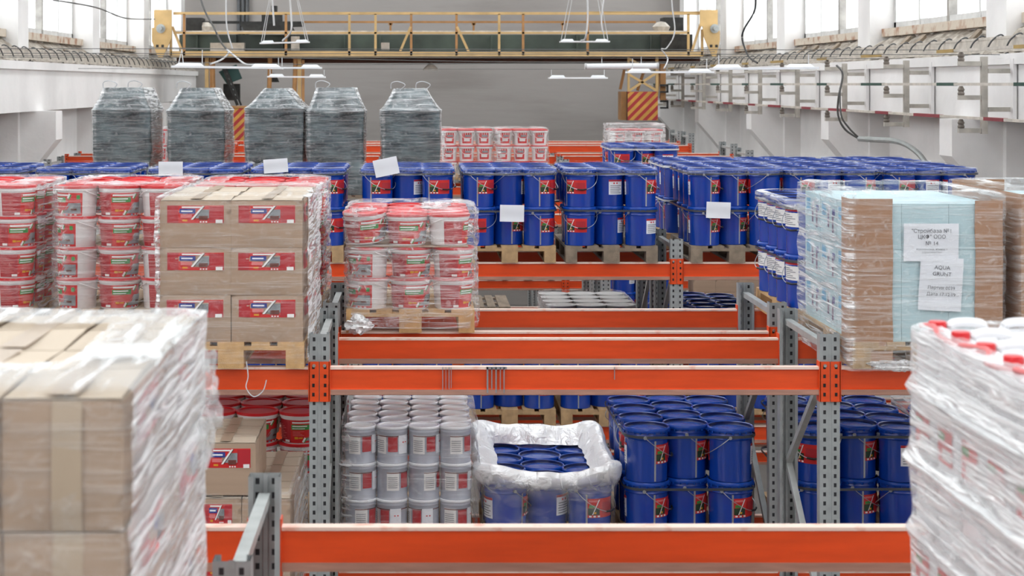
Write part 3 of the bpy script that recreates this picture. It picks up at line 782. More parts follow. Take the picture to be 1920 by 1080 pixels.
def at(px, py, Y): s = FPX / Y; return ((px - VX) / s, ZC - (py - VY) / s)
for px, py, w_, h, rot, lab in ((320, 316, .21, .12, 0, 'white sheet lying upright before far lids above the pails'), (517, 311, .21, .12, -4, 'white sheet leaning over lids above the cardboard stack'),
                                (724, 313, .21, .15, -12, 'tilted white sheet tucked under the upper strap'), (960, 400, .21, .145, 1, 'white sheet held by the lower strap'),
                                (1347, 394, .21, .14, 2, 'white sheet on the lower strap right of the upright')):
    X, Z = at(px, py, YS); sheet(X, YS - .004, Z, w_, h, rot, lab)
# ---- rack D behind, right bay only
for i, (xc, ph) in enumerate([(2.76, 'buckets behind the upright'), (3.6, 'middle pallet behind the bucket run'), (4.48, 'far end pallet behind the bucket run')]):
    blue_pallet(xc, 'D', ph, 'blue buckets on the top level behind the run', parts=(i == 0), side='l', only=(lambda L, r, c: (L == 1) or (c == 0 and r < 3)) if i == 0 else (lambda L, r, c: L == 1), palparts=False, strapm='wstrap')
# ---- rack E, single pallet above with white tub stack farther back
blue_pallet(2.74, 'E', 'buckets below the far pink tubs', 'blue buckets of the lone far pallet', parts=True, side='l', only=lambda L, r, c: L == 1, palparts=False, strapm='wstrap', rots=(-15, 20, 150))
# ---- banded group, rack B right bay
yfB = RY['B'][1] - .06
pallet(2.76, yfB, L1, 'the blue buckets with white banded labels', 'wood_new')
stack('bluew', 2.74, yfB, L1 + P_, 'beside the cyan load', 'blue buckets with white band labels', 2, True, side='l', only=lambda L, r, c: L == 1 or c == 0)
for z in (L1 + P_ + .295, L1 + P_ + .63): strap_loop(2.325, 3.155, yfB, yfB + 1.16, z, 'grey band round %s of the white banded buckets' % ('lower rims' if z < L1 + .6 else 'upper rims'))
film(2.33, 3.15, yfB, yfB + 1.16, L1 + P_ + .62, L1 + P_ + .675, 'clear film over lids of the white banded buckets', top=.1, nz=4, amp=.005, r=.13)

# ---- red labelled pails, rack B left bay (four layers) and middle bay (three layers)
def film_pails(x0, x1, y0, y1, z0, z1, lab, dens, seams, **kw): return film(x0, x1, y0, y1, z0, z1, lab, dens, seams=seams, **kw)
zd = L1 + P_
for xc, ph, sd, only in ((-2.80, 'stack cut by the picture edge', 'r', None), (-1.87, 'stack beside the cardboard stack', 'r', None), (-1.00, 'stack behind the cardboard stack', 'r', lambda L, r, c: L == 3 or c == 2)):
    pallet(xc, yfB, L1, 'the pail ' + ph, 'wood', False)
    stack('pail', xc, yfB, zd, ph, 'red labelled pails on the pail rack', 4, True, side=sd, only=only, rots=(-75, 12, 52, -72, 8, 48, -78, 14, 20, -60, 10, 55))
    film(xc - .404, xc + .404, yfB - .005, yfB + 1.13, L1 + .05, zd + .775, 'clear film wound round the pail ' + ph, {'f': .3, 'r': 1.2, 'l': .8}, seams=[zd + .18 + .192 * k for k in range(4)], r=.12, top=.45, topd=1.1, seed=xc * 3, amp=.012, group='clear film round the pail stacks')
xc = -.035
pallet(xc, yfB, L1, 'the lone pail stack on the empty shelf', 'wood_new')
PH = 'lone stack of nine fronts on the empty shelf'
stack('pail', xc, yfB, zd, 'lone pail stack', 'red labelled pails of the lone stack', 3, True, only=lambda L, r, c: L < 2, rots=(-72, 8, 45, -70, 12, 40))
# top layer stands on a cardboard sheet, its front left pail leaning
cb = MB().box(-.39, .36, 0, 1.1, 0, .006, 'card'); o = link('cardboard_sheet', cb.mesh('sheet'), None, (xc, yfB + .02, zd + .388), 0, 'thin cardboard sheet under the top pails of the lone stack', 'cardboard sheet')
for r in range(4):
    for c in range(3):
        o = make('paint_pail', PAIL, (xc - .02 + (c - 1) * .262, yfB + .15 + r * .28, zd + .397 + (.02 if (r, c) == (0, 0) else 0)), R((-12, 0, 70)[c] if r == 0 else 20),
                 'red labelled pail, top layer, %s row, %s column, lone pail stack' % (ROWN[r], coln(3)[c]), 'pail', 'red labelled pails of the lone stack')
        if (r, c) == (0, 0): o.rotation_euler = (R(5), R(-5), R(12)); o['label'] = 'leaning red labelled pail at the front corner atop the lone stack'
film(xc - .395, xc + .405, yfB - .005, yfB + 1.13, L1 + .03, zd + .61, 'loose clear film round the lone pail stack', {'f': .55, 'r': 1.1, 'l': 1.1}, m='film', seams=[zd + .19, zd + .385], r=.1, top=.6, topd=.8, amp=.016, seed=11)
# crumpled tail of film at the pallet corner
def crumple(x, y, z, sx_, sy_, sz_, label, seed, m='film_c', n=22, dens=.8, name='film_tail'):
    vs = []; fs = []
    for j in range(n + 1):
        for i in range(n):
            a = 2 * PI * i / n; b = PI * j / n
            p = Vector((math.sin(b) * math.cos(a), math.sin(b) * math.sin(a), math.cos(b)))
            q = p * 2.2 + Vector((seed, seed, seed)); k = 1 + .55 * noise.noise(q) + .35 * noise.noise(q * 2.7)
            vs.append((p.x * sx_ * k, p.y * sy_ * k, p.z * sz_ * k))
    for j in range(n):
        for i in range(n): fs.append((j * n + i, j * n + (i + 1) % n, (j + 1) * n + (i + 1) % n, (j + 1) * n + i))
    mb = MB(); mb.add(vs, fs, m); mb.dens = [dens] * len(vs)
    return link(name, mb.mesh('crumple', fix=False), None, (x, y, z), 0, label, 'film scrap')
X, Z = at(672, 608, yfB - .03); crumple(X, yfB - .05, Z, .075, .05, .05, 'crumpled film tail hanging at the lone stack pallet corner', 3.1)
X, Z = at(688, 395, yfB + .2); crumple(X, yfB + .2, Z, .07, .07, .02, 'crumpled film knot on top of the lone pail stack', 5.3, dens=.6)
X, Z = at(815, 386, yfB + .6); crumple(X, yfB + .6, Z + .005, .1, .09, .02, 'loose film end lying on the lone pail stack lids', 7.7, dens=.5)

# ------------------------------------------------------------------ cardboard boxes
def box_parts(w_, d, h, bulge=.012, front=True, right=False, seed=0, label_w=.325, n=9, flaps=True, lab='full'):
    """bulging carton: body, two top flaps, tape, printed label that follows the bulge"""
    def surf(face, u, v):
        k = bulge * (1 - u * u) * (1 - v ** 4) + .002 * noise.noise(Vector((u * 2 + seed, v * 2, face)))
        if face == 0: return Vector((u * w_ / 2, -k, h / 2 + v * h / 2))
        if face == 1: return Vector((w_ / 2 + k, d / 2 + u * d / 2, h / 2 + v * h / 2))
        if face == 2: return Vector((-u * w_ / 2, d + k, h / 2 + v * h / 2))
        if face == 3: return Vector((-w_ / 2 - k, d / 2 - u * d / 2, h / 2 + v * h / 2))
        if face == 4: return Vector((u * w_ / 2, d / 2 + v * d / 2, h - .002 + .3 * k))
        return Vector((u * w_ / 2, d / 2 - v * d / 2, 0))
    b = MB()
    for f in range(6):
        vs = [surf(f, 2 * i / n - 1, 2 * j / n - 1) for j in range(n + 1) for i in range(n + 1)]
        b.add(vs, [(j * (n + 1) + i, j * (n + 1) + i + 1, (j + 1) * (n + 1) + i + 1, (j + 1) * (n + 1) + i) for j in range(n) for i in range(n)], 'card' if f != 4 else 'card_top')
    me = b.mesh('body', fix=False); bm = bmesh.new(); bm.from_mesh(me); bmesh.ops.remove_doubles(bm, verts=bm.verts, dist=.0008); bmesh.ops.recalc_face_normals(bm, faces=bm.faces); bm.to_mesh(me); bm.free()
    me.shade_smooth(); me.set_sharp_from_angle(angle=R(40))
    P = [('body', me)]
    if flaps:
        for sg in (-1, 1):
            m2 = MB(); y0, y1 = (.003, d / 2 - .006) if sg < 0 else (d / 2 + .006, d - .003)
            vs = []
            for (x, y) in ((-w_ / 2 + .003, y0), (w_ / 2 - .003, y0), (w_ / 2 - .003, y1), (-w_ / 2 + .003, y1)):
                lift = .010 * (1 if (y in (y1 if sg < 0 else y0,)) else 0) * (1 if x > 0 else .4)
                vs.append((x, y, h + .002 + lift))
            vs += [(x, y, z + .003) for x, y, z in vs]
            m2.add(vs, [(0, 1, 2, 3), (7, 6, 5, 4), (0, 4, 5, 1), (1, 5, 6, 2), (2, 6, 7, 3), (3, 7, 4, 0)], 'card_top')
            P.append(('flap', m2.mesh('flap', smooth=False)))
        P.append(('tape', MB().box(-.03, .03, -.001, d * .95, h + .012, h + .0135, 'tape').mesh('tape')))
    def deco(face, aspect):
        L = MB(); W_ = w_ if face in (0, 2) else d
        uw = min(.88, label_w / W_); v0, v1 = .06, .80
        items = [(0, 0, 1, 1, 'redl'), (0, 0, .2, 1, 'redd'), (.74, .05, 1, .95, 'redd'), (.22, .55, .5, .82, 'bluel'), (.25, .64, .45, .72, 'paper'), (.26, .87, .6, .95, 'white'), (.27, .1, .36, .2, 'yellow'), (.24, .3, .44, .5, 'textl'),
                 ([(.50, .28), (.74, .28), (.74, .78), (.62, .78)], 'grayp'), (.56, .18, .72, .42, 'brown'), ([(.42, .2), (.46, .2), (.66, .98), (.62, .98)], 'white'), ([(.46, .2), (.475, .2), (.675, .98), (.66, .98)], 'black'),
                 (.58, .04, .61, .11, 'white'), (.63, .04, .66, .11, 'white'), (.68, .04, .71, .11, 'white'), (.86, .0, .98, .2, 'white')]
        if face == 1: items = [(0, 0, 1, 1, 'redl'), (0, 0, .3, 1, 'redd'), (.5, .5, .7, .8, 'bluel'), (.6, .2, .95, .6, 'grayp')]
        for k, it in enumerate(items):
            q = [(it[0], it[1]), (it[2], it[1]), (it[2], it[3]), (it[0], it[3])] if len(it) == 5 else it[0]
            m_ = it[-1]; nn = 5; vs = []
            for i in range(nn + 1):
                t = i / nn
                for e in ((q[0], q[1]), (q[3], q[2])):
                    U = e[0][0] + (e[1][0] - e[0][0]) * t; V = e[0][1] + (e[1][1] - e[0][1]) * t
                    p = surf(face, (-uw + 2 * uw * U) * .95, v0 + (v1 - v0) * V + .02 * (U - .5) ** 2)
                    off = .0015 + .0005 * k
                    p = p + (Vector((0, -off, 0)) if face == 0 else Vector((off, 0, 0))); vs.append(p)
            L.add(vs, [(2 * i, 2 * i + 2, 2 * i + 3, 2 * i + 1) for i in range(nn)], m_)
        return L.mesh('label', fix=False)
    if front: P.append(('label', deco(0, 1), None, 'red printed label with a blue bar'))
    if right: P.append(('label', deco(1, 1), None, 'red printed label on the side'))
    return P
def cartons(proto, x0, yf, z, nx, ny, nl, w_, d, h, phrase, group, vis, name='cardboard_box'):
    for L in range(nl):
        for r in range(ny):
            for c in range(nx):
                if not vis(L, r, c): continue
                lab = 'cardboard box, %s layer, %s row, %s column, %s' % (LAY[nl][L], ROWN[r], coln(nx)[c], phrase)
                pr = proto[1] if (L == nl - 1) else proto[0]
                make(name, pr, (x0 + w_ * (c + .5) + rnd.uniform(-.003, .003), yf + d * r + rnd.uniform(-.004, .002), z + L * h), R(rnd.uniform(-.5, .5)), lab, 'cardboard box', group)
yfA = RY['A'][1] - .06
# labelled stack, two wide, three high
pallet(-1.01, yfA, L1, 'the labelled cardboard stack', 'wood_new')
pb = [box_parts(.388, .395, .256, .012, True, True, 2.0, flaps=False), box_parts(.388, .395, .256, .010, True, True, 4.0)]
cartons(pb, -1.40, yfA + .01, zd, 2, 3, 3, .392, .398, .257, 'labelled cardboard stack', 'boxes of the labelled stack', lambda L, r, c: L == 2 or r == 0 or c == 1)
film(-1.41, -.60, yfA - .004, yfA + 1.215, L1 + .03, zd + .79, 'stretch film tight round the labelled cardboard stack', {'f': .22, 'r': 2.2, 'l': 1.4, 'b': .6}, m='film', seams=[zd + .255, zd + .51], amp=.010, r=.02, top=.5, topd=.5, seed=21)
X, Z = at(462, 712, yfA - .03)
tl = MB().tube([(0, 0, .1), (.01, -.01, .02), (0, -.015, -.04), (.04, -.01, -.09), (.09, -.012, -.06), (.11, -.01, 0)], .003, 'wstrap', 5)
link('film_strand', tl.mesh('strand'), None, (X, yfA - .03, Z), 0, 'thin film strand dangling under the labelled cardboard stack pallet', 'film scrap')
# blurred big stack on the rack close to the camera
yfZ = 3.37
pallet(-.975, yfZ, L1, 'the close blurred cardboard stack', 'wood', False)
pz = [box_parts(.238, .595, .258, .014, False, True, 8.0, flaps=False), box_parts(.238, .595, .258, .010, False, True, 9.0)]
for p_ in pz:
    tv = []; 
    for j in range(9):
        v = 2 * j / 8 - 1
        for u in (-.16, .34): tv.append((u * .119, -.0125 * (1 - u * u) * (1 - v ** 4) - .0028, .129 + v * .129))
    tm = MB().add(tv, [(2 * j, 2 * j + 1, 2 * j + 3, 2 * j + 2) for j in range(8)], 'tape'); p_.append(('tape_strip', tm.mesh('tape_strip', fix=False)))
cartons(pz, -1.303, yfZ, zd, 3, 2, 3, .242, .6, .262, 'close blurred stack', 'boxes of the close blurred stack', lambda L, r, c: L == 2 or r == 0 or c == 2)
film(-1.31, -.574, yfZ - .004, yfZ + 1.205, L1 + .03, zd + .80, 'wrinkled stretch film round the close blurred cardboard stack', {'f': .14, 'r': .95, 'l': 1.0, 'b': .6}, m='film_h', seams=[zd + .26, zd + .52], amp=.007, r=.015, top=.5, topd=.85, seed=31)
crumple(-.565, yfZ + 1.14, ZC - .86, .045, .05, .13, 'puffed flap of film at the corner of the close blurred stack', 9.9, dens=.35)
# second level of rack A: partly unloaded stack
zd2 = L2 + P_
pallet(-1.08, yfA, L2, 'the half unloaded box stack', 'wood', False)
pc = [box_parts(.262, .39, .282, .005, True, False, 12.0, flaps=True, label_w=.17), box_parts(.33, .22, .282, .004, True, False, 13.0, flaps=True, label_w=.29)]
for r in range(3):
    for c in range(3): 
        if r == 0 or c == 2 or r == 2: make('cardboard_box', pc[0], (-1.48 + .265 * (c + .5), yfA + .395 * r, zd2), 0, 'cardboard box, lower layer, %s row, %s column, half unloaded stack' % (ROWN[r], coln(3)[c]), 'cardboard box', 'boxes of the half unloaded stack')
for r in range(3):
    for c in range(3):
        if r == 0 or c == 2 or r == 2: make('cardboard_box', pc[0], (-1.48 + .265 * (c + .5), yfA + .395 * r, zd2 + .284), 0, 'cardboard box, middle layer, %s row, %s column, half unloaded stack' % (ROWN[r], coln(3)[c]), 'cardboard box', 'boxes of the half unloaded stack')
for r in range(3):
    for c in range(2): make('cardboard_box', pc[1], (-1.375 + .335 * c, yfA + .01 + .225 * r, zd2 + .585), 0, 'cardboard box, upper layer, %s row, %s column, half unloaded stack' % (ROWN[r], coln(2)[c]), 'cardboard box', 'boxes of the half unloaded stack')
film(-1.485, -.675, yfA - .004, yfA + 1.19, L2 + .03, zd2 + .585, 'film round the lower layers of the half unloaded stack', {'f': .2, 'r': 1.3}, seams=[], amp=.006, r=.02, top=.06, topd=.6, nz=14, seed=41)
# pails behind it
for xc, ph, cc in ((-1.0, 'pails seen under the orange beam', 0), (-1.9, 'pails hidden behind the blurred stack', 1)):
    if cc: continue
    pallet(xc, yfB, L2, 'the ' + ph, 'wood', False)
    stack('pail', xc, yfB, zd2, ph, 'red labelled pails on the second level', 4, True, side='r', only=lambda L, r, c: L >= 2, rots=(10, 5, 0))

# ------------------------------------------------------------------ second level of rack B, middle and right
pallet(-.035, yfB, L2, 'the white tins', 'wood', False)
stack('tin', -.04, yfB + .02, L2 + P_ - .2, 'white tin pallet', 'white tins of the tin pallet', 4, True, rows=6) if False else None
def tins(xc, yf, z, phrase, nl, grp, rows=6):
    for L in range(nl):
        for r in range(rows):
            for c in range(4):
                if not (L == nl - 1 or r == 0 or c in (0,) and L > 0 and r < 3): continue
                lab = 'white tin, %s layer, %s row, %s column, %s' % (LAY[nl][L], ROWN[r], coln(4)[c], phrase)
                make('paint_tin', TIN, (xc + (c - 1.5) * .199 + rnd.uniform(-.002, .002) + (.018 if r % 2 else 0) * (1 if c < 3 else .4), yf + .1 + r * .197, z + L * .228), R(rnd.choice((-30, 0, 25, 50, 70))), lab, 'tin', grp)
tins(-.05, yfB + .01, zd2, 'white tin pallet', 3, 'white tins of the tin pallet')
for k in range(1, 3):
    sh = MB().box(-.40, .40, 0, 1.2, -.002, .001, 'tape'); 
film(-.455, .375, yfB - .003, yfB + 1.21, L2 + .03, zd2 + .70, 'hazy stretch film round the white tins', {'f': .28, 'r': 1.0, 'l': 1.0}, m='film', seams=[zd2 + .228, zd2 + .456], amp=.008, r=.06, top=.12, topd=.5, seed=51, ridge=1.0)
pallet(.835, yfB, L2, 'the blue buckets inside puffed film', 'wood', False)
stack('blue', .83, yfB, zd2, 'inside the puffed film collar', 'blue buckets inside the puffed film', 1, True, rots=(80, 200, 20))
def collar(x0, x1, y0, y1, zb, zr, label, seed):
    """film pulled up and folded over the rim of a load, open in the middle"""
    P = contour(x0, x1, y0, y1, .12, 22, 7); n = len(P); vs = []; dn = []; fs = []
    prof = [(.0, zb, .06), (.008, zb + .10, .07), (.012, zr - .08, .10), (.03, zr - .03, .28), (.055, zr + .0, .8), (.05, zr + .05, 1.2), (.02, zr + .085, 1.6), (-.02, zr + .075, 1.6), (-.055, zr + .05, 1.6), (-.085, zr + .02, 1.5), (-.115, zr + .004, 1.4)]
    for j, (off, z, d) in enumerate(prof):
        k = 0 if j < 2 else min(1, (j - 1) / 4)
        for (x, y, nx, ny, sd) in P:
            q = Vector((x * 4 + seed, y * 4, j * .35)); e = noise.noise(q) * .03 * k + noise.noise(q * 3.3) * .018 * k
            corner = max(0, abs((x - (x0 + x1) / 2) / ((x1 - x0) / 2)) + abs((y - (y0 + y1) / 2) / ((y1 - y0) / 2)) - 1.45)
            back = .10 * max(0, (y - y0) / (y1 - y0) - .4)
            up = (corner * .09 + noise.noise(Vector((x * 3, y * 3, seed))) * .03 + back * .6) * k * (1 if j < 10 else .15)
            vs.append((x + nx * (off + e), y + ny * (off + e), z + up + noise.noise(q * 2) * .02 * k * (1 if j < 10 else .3))); dn.append(d)
    for j in range(len(prof) - 1):
        for i in range(n): fs.append((j * n + i, j * n + (i + 1) % n, (j + 1) * n + (i + 1) % n, (j + 1) * n + i))
    mb = MB(); mb.add(vs, fs, 'film_c'); mb.dens = dn
    me = mb.mesh('collar', fix=False)
    o = link('stretch_film', me, None, None, 0, label, 'stretch film')
    md = o.modifiers.new('sub', 'SUBSURF'); md.levels = 1; md.render_levels = 1
    return o
collar(.42, 1.245, yfB - .01, yfB + 1.23, L2 + .05, zd2 + .335, 'puffed crumpled film collar around the single layer of blue buckets', 2.5)
for xc, ph, rots in ((1.72, 'pallet beside the puffed film', (48, 50, 30, 50, 55, 230)), (2.80, 'pallet behind the diagonal brace', (190, 40, 200, -50, 45, 160)), (3.70, 'pallet under the cyan load', (190, 40, 200, -50, 45, 160))):
    pallet(xc, yfB, L2, 'blue buckets, ' + ph, 'wood', False)
    stack('blue', xc, yfB, zd2, ph, 'blue buckets on the second level', 2, True, side='l', rots=rots, only=(lambda L, r, c: L == 1 or r == 0 or (c == 0 and r < 3)) if xc < 3 else (lambda L, r, c: L == 1 and r < 3))
    for z in (zd2 + .30, zd2 + .625): strap_loop(xc - .415, xc + .415, yfB, yfB + 1.26, z, '%s band, blue buckets, %s' % ('lower' if z < zd2 + .5 else 'upper', ph))
film(3.29, 4.11, yfB, yfB + 1.25, zd2 + .3, zd2 + .68, 'film over the blue buckets under the cyan load', {'f': .5, 'l': 1.6}, top=.5, topd=1.0, r=.13, seed=61)

# ------------------------------------------------------------------ second level of racks C, D, E
for i, (xc, ph) in enumerate([(-.075, 'lower pallet under the tilted sheet'), (.815, 'lower pallet behind the puffed film'), (1.66, 'lower pallet left of the upright'), (2.79, 'lower pallet right of the upright'), (3.62, 'lower pallet under the banded group'), (-1.1, 'lower pallet behind the pails')]):
    pallet(xc, RY['C'][1] - .04, L2, 'blue buckets, ' + ph, 'wood', i < 3)
    o = (lambda L, r, c: (L == 0 and r == 0) or (L == 1 and r in (0, 3)))
    stack('blue', xc, RY['C'][1] - .04, zd2, ph, 'blue buckets on the lower run', 2, True, rots=(40, 200, 30), only=o if i < 5 else (lambda L, r, c: L == 1 and r == 0))
yfD = RY['D'][1] - .03
pallet(1.66, yfD, L2, 'the grey lidded pails', 'wood', False)
stack('grey', 1.66, yfD, zd2 + .05, 'grey lidded pail pallet', 'grey lidded pails', 2, False, only=lambda L, r, c: L == 1 or r == 0)
bpy.data.objects  # (the pails stand on a spare board)
link('pallet_board', MB().box(1.24, 2.08, yfD, yfD + 1.2, zd2, zd2 + .05, 'wood').mesh('board'), None, None, 0, 'plain board under the grey lidded pails', 'board')
film(1.235, 2.085, yfD, yfD + 1.2, zd2 + .3, zd2 + .738, 'clear film round the grey lidded pails', {'f': .3, 'l': 1, 'r': 1}, top=.1, topd=.5, r=.13, nz=8)
pallet(2.78, yfD, L2, 'dark lidded buckets', 'wood', False)
stack('blue', 2.78, yfD, zd2 + .04, 'dark lids beyond the upright', 'blue buckets with dark lids on the second level', 2, False, only=lambda L, r, c: L == 1 or (r == 0 and False))
for c in range(3):
    for r in range(4):
        link('paint_bucket', BLUE_S, None, (2.78 + (c - 1) * .265, yfD + .148 + r * .302 + (.1 if c == 1 else 0), zd2 + .04), 0, 'blue bucket, bottom layer, %s row, %s column, dark lids beyond the upright' % (ROWN[r], coln(3)[c]), 'bucket', 'blue buckets with dark lids on the second level') if r == 0 else None
link('pallet_board', MB().box(2.37, 3.19, yfD, yfD + 1.2, zd2, zd2 + .04, 'wood').mesh('board'), None, None, 0, 'plain board under the dark lidded buckets', 'board')
tins(-1.18, yfD, zd2, 'tins glimpsed through the frame gap', 3, 'white tins glimpsed through the frame gap', rows=2)
pallet(-1.2, yfD, L2, 'the tins glimpsed through the frame', 'wood', False)
yfE = RY['E'][1] - .03
pallet(2.76, yfE, L2, 'blue buckets seen beyond the dark lids', 'wood', False)
stack('blue', 2.76, yfE, zd2, 'low pallet beyond dark lids', 'blue buckets on the low far pallet', 2, False, only=lambda L, r, c: (r == 0 or (c == 0 and r < 2)))
pallet(3.7, yfE, L2, 'the plain far boxes', 'wood', False)
pf = [box_parts(.262, .39, .17, .003, False, False, 15.0, flaps=False), box_parts(.262, .39, .17, .003, False, False, 15.0, flaps=False)]
cartons(pf, 3.31, yfE, zd2, 3, 1, 5, .265, .395, .172, 'plain far box stack', 'boxes of the plain far stack', lambda L, r, c: True)

# ------------------------------------------------------------------ pallet of cyan cartons with corner boards (rack A, right bay)
pallet(2.78, yfA, L1, 'the cyan cartons', 'wood')
def cyan_proto():
    b = MB().box(-.128, .128, 0, .385, 0, .25, 'cyan').mesh('body', smooth=False)
    l = MB()
    for s_ in (0, 1):
        # print on the side that faces -x and on the front
        for (u0, v0, u1, v1, m_) in ((.1, .55, .35, .85, 'cyan2'), (.45, .3, .55, .7, 'ppink'), (.47, .62, .62, .8, 'paper'), (.72, .2, .82, .65, 'ppink'), (.74, .6, .9, .75, 'bluel')):
            if s_ == 0: l.add([(-.1290, .385 * (1 - u0), .25 * v0), (-.1290, .385 * (1 - u1), .25 * v0), (-.1290, .385 * (1 - u1), .25 * v1), (-.1290, .385 * (1 - u0), .25 * v1)], [(0, 1, 2, 3)], m_)
    return [('body', b), ('print', l.mesh('print', fix=False))]
cy = cyan_proto()
for L in range(3):
    for r in range(3):
        for c in range(3):
            if not (L == 2 or r == 0 or c == 0): continue
            make('cyan_carton', cy, (2.78 + (c - 1) * .258, yfA + .02 + r * .392, zd + L * .2515), 0, 'pale cyan carton, %s layer, %s row, %s column, in clear film' % (LAY[3][L], ROWN[r], coln(3)[c]), 'carton', 'pale cyan cartons')
def corner_board(x0, x1, y, z0, z1, lab, left):
    mb = MB(); n = 6
    vs = []
    for j in range(n + 1):
        z = z0 + (z1 - z0) * j / n; k = .004 * math.sin(j * 2.1)
        for x, yy in ((x0, y + .0), (x1, y + .0)): vs.append((x + k, yy + k * .5, z))
    fs = [(2 * j, 2 * j + 1, 2 * j + 3, 2 * j + 2) for j in range(n)]
    mb.add(vs, fs, 'board'); mb.add([(a, b + .005, c) for a, b, c in vs], fs, 'board')
    xs = x0 if left else x1
    mb.box(min(xs, xs + (.005 if left else -.005)), max(xs, xs + (.005 if left else -.005)), y, y + .18, z0, z1, 'board')
    return link('corner_board', mb.mesh('corner_board', smooth=False), None, None, 0, lab, 'corner board')
corner_board(2.365, 2.60, yfA + .008, L1 + .03, ZC - .625, 'brown cardboard corner board at the near corner beside the cyan cartons', True)
corner_board(3.05, 3.20, yfA + .008, L1 + .03, ZC - .635, 'brown cardboard corner board on the far side of the papers', False)
film(2.36, 3.205, yfA - .004, yfA + 1.21, L1 - .01, ZC - .60, 'glossy streaked stretch film round the cyan cartons', {'f': .42, 'l': 1.1, 'r': 1.0}, m='film', seams=[zd + .25, zd + .5], amp=.012, r=.035, top=.3, topd=.9, seed=71)
# notes behind the film
def note(x, z, w_, h, rot, lines, lab, size, y=yfA + .0045, group=None):
    o = sheet(x, y, z, w_, h, rot, lab, group)
    if group is None and 'group' in o: del o['group']
    for i, (t, s_, dz) in enumerate(lines):
        cu = bpy.data.curves.new('lettering', 'FONT'); cu.body = t; cu.size = s_; cu.align_x = 'CENTER'; cu.align_y = 'CENTER'; cu.materials.append(M['ink']); cu.resolution_u = 2
        tmp = bpy.data.objects.new('tmp', cu); me = bpy.data.meshes.new_from_object(tmp); bpy.data.objects.remove(tmp)
        to = link('lettering', me, o, (0, -.0085, dz)); to.rotation_euler = (R(90), 0, 0)
    return o
note(2.81, ZC - .862, .30, .205, 0, [('"Стройбаза №1', .030, .062), ('ЦКФ" ООО', .030, .030), ('№ 14', .030, -.006), ('Комплексная, Южная 1', .015, -.038), ('строительство', .015, -.054)], 'white note with a supplier name and number fourteen behind film', .03)
note(2.862, ZC - 1.09, .235, .29, 3, [('AQUA', .030, .09), ('GRUNT', .030, .055), ('Партия 0039', .026, -.02), ('Дата 17.12.19', .026, -.055)], 'lower white note with batch number and date behind film', .03, yfA + .0035)
crumple(2.62, yfA - .01, L1 + .02, .14, .03, .025, 'bunched film at the foot of the cyan carton pallet', 4.4, dens=.5)
# neighbouring wrapped load with brown board
pallet(3.72, yfA, L1, 'the brown boarded load by the picture edge', 'wood', False)
for L in range(3):
    for c in range(3):
        for r in range(3):
            if not (L == 2 or r == 0 or c == 0): continue
            make('cyan_carton', cy, (3.72 + (c - 1) * .258, yfA + .02 + r * .392, zd + L * .2515), 0, 'pale carton, %s layer, %s row, %s column, brown boarded load' % (LAY[3][L], ROWN[r], coln(3)[c]), 'carton', 'pale cartons of the brown boarded load')
mb = MB().box(3.300, 3.306, yfA + .01, yfA + 1.2, L1 + .05, ZC - .60, 'board'); mb.box(3.300, 3.50, yfA + .006, yfA + .012, L1 + .05, ZC - .60, 'board'); mb.box(3.300, 3.62, yfA + 1.2, yfA + 1.206, zd, ZC - .585, 'board')
link('corner_board', mb.mesh('corner_board', smooth=False), None, None, 0, 'tall brown board on the load at the picture edge', 'corner board')
film(3.29, 4.13, yfA - .004, yfA + 1.215, L1 + .02, ZC - .585, 'stretch film round the brown boarded load', {'f': .4, 'l': .6}, m='film', seams=[zd + .25], amp=.010, r=.03, top=.3, topd=.9, seed=81)

# ------------------------------------------------------------------ jerrycans close to the camera
def jerry_parts():
    b = MB(); W_, D_, H = .095, .0925, .155
    def ring(wx, wy, z, n=20):
        return [(wx * (abs(math.cos(2 * PI * k / n)) ** .35) * (1 if math.cos(2 * PI * k / n) > 0 else -1), wy * (abs(math.sin(2 * PI * k / n)) ** .35) * (1 if math.sin(2 * PI * k / n) > 0 else -1), z) for k in range(n)]
    prof = [(.9, 0), (1, .008), (1, .05), (.985, .055), (1, .06), (1, .135), (.93, .152), (.55, .160)]
    vs = []; n = 20
    for s_, z in prof: vs += ring(W_ * s_, D_ * s_, z)
    fs = [(j * n + k, j * n + (k + 1) % n, (j + 1) * n + (k + 1) % n, (j + 1) * n + k) for j in range(len(prof) - 1) for k in range(n)]
    fs += [tuple(range(n - 1, -1, -1)), tuple(range((len(prof) - 1) * n, len(prof) * n))]
    b.add(vs, fs, 'jerry'); b.lathe([(.022, .15), (.022, .168), (.019, .17)], 'jerry', 14, (.055, 0))
    body = b.mesh('body')
    h = MB().tube([(-.075, 0, .148), (-.068, 0, .176), (-.045, 0, .184), (0, 0, .184), (.022, 0, .176), (.03, 0, .156)], .013, 'jerry', 8).mesh('handle')
    c = MB().lathe([(.024, .163), (.024, .186), (.021, .1885), (.0001, .1885)], 'cap', 16, (.055, 0)).mesh('cap')
    l = MB().add([(-.0965, .06, .03), (-.0965, -.06, .03), (-.0965, -.06, .125), (-.0965, .06, .125)], [(0, 1, 2, 3)], 'redl')
    l.add([(-.0972, .02, .04), (-.0972, -.055, .04), (-.0972, -.055, .07), (-.0972, .02, .07)], [(0, 1, 2, 3)], 'white'); l.add([(-.0972, .055, .09), (-.0972, .0, .09), (-.0972, .0, .11), (-.0972, .055, .11)], [(0, 1, 2, 3)], 'green')
    return [('body', body), ('handle', h), ('cap', c, None, 'red screw cap')], ('label', l.mesh('label', fix=False), None, 'red label')
jp, jl = jerry_parts()
yfZ2 = 3.58
pallet(1.78, yfZ2, L1, 'the blurred jerrycans', 'wood', False)
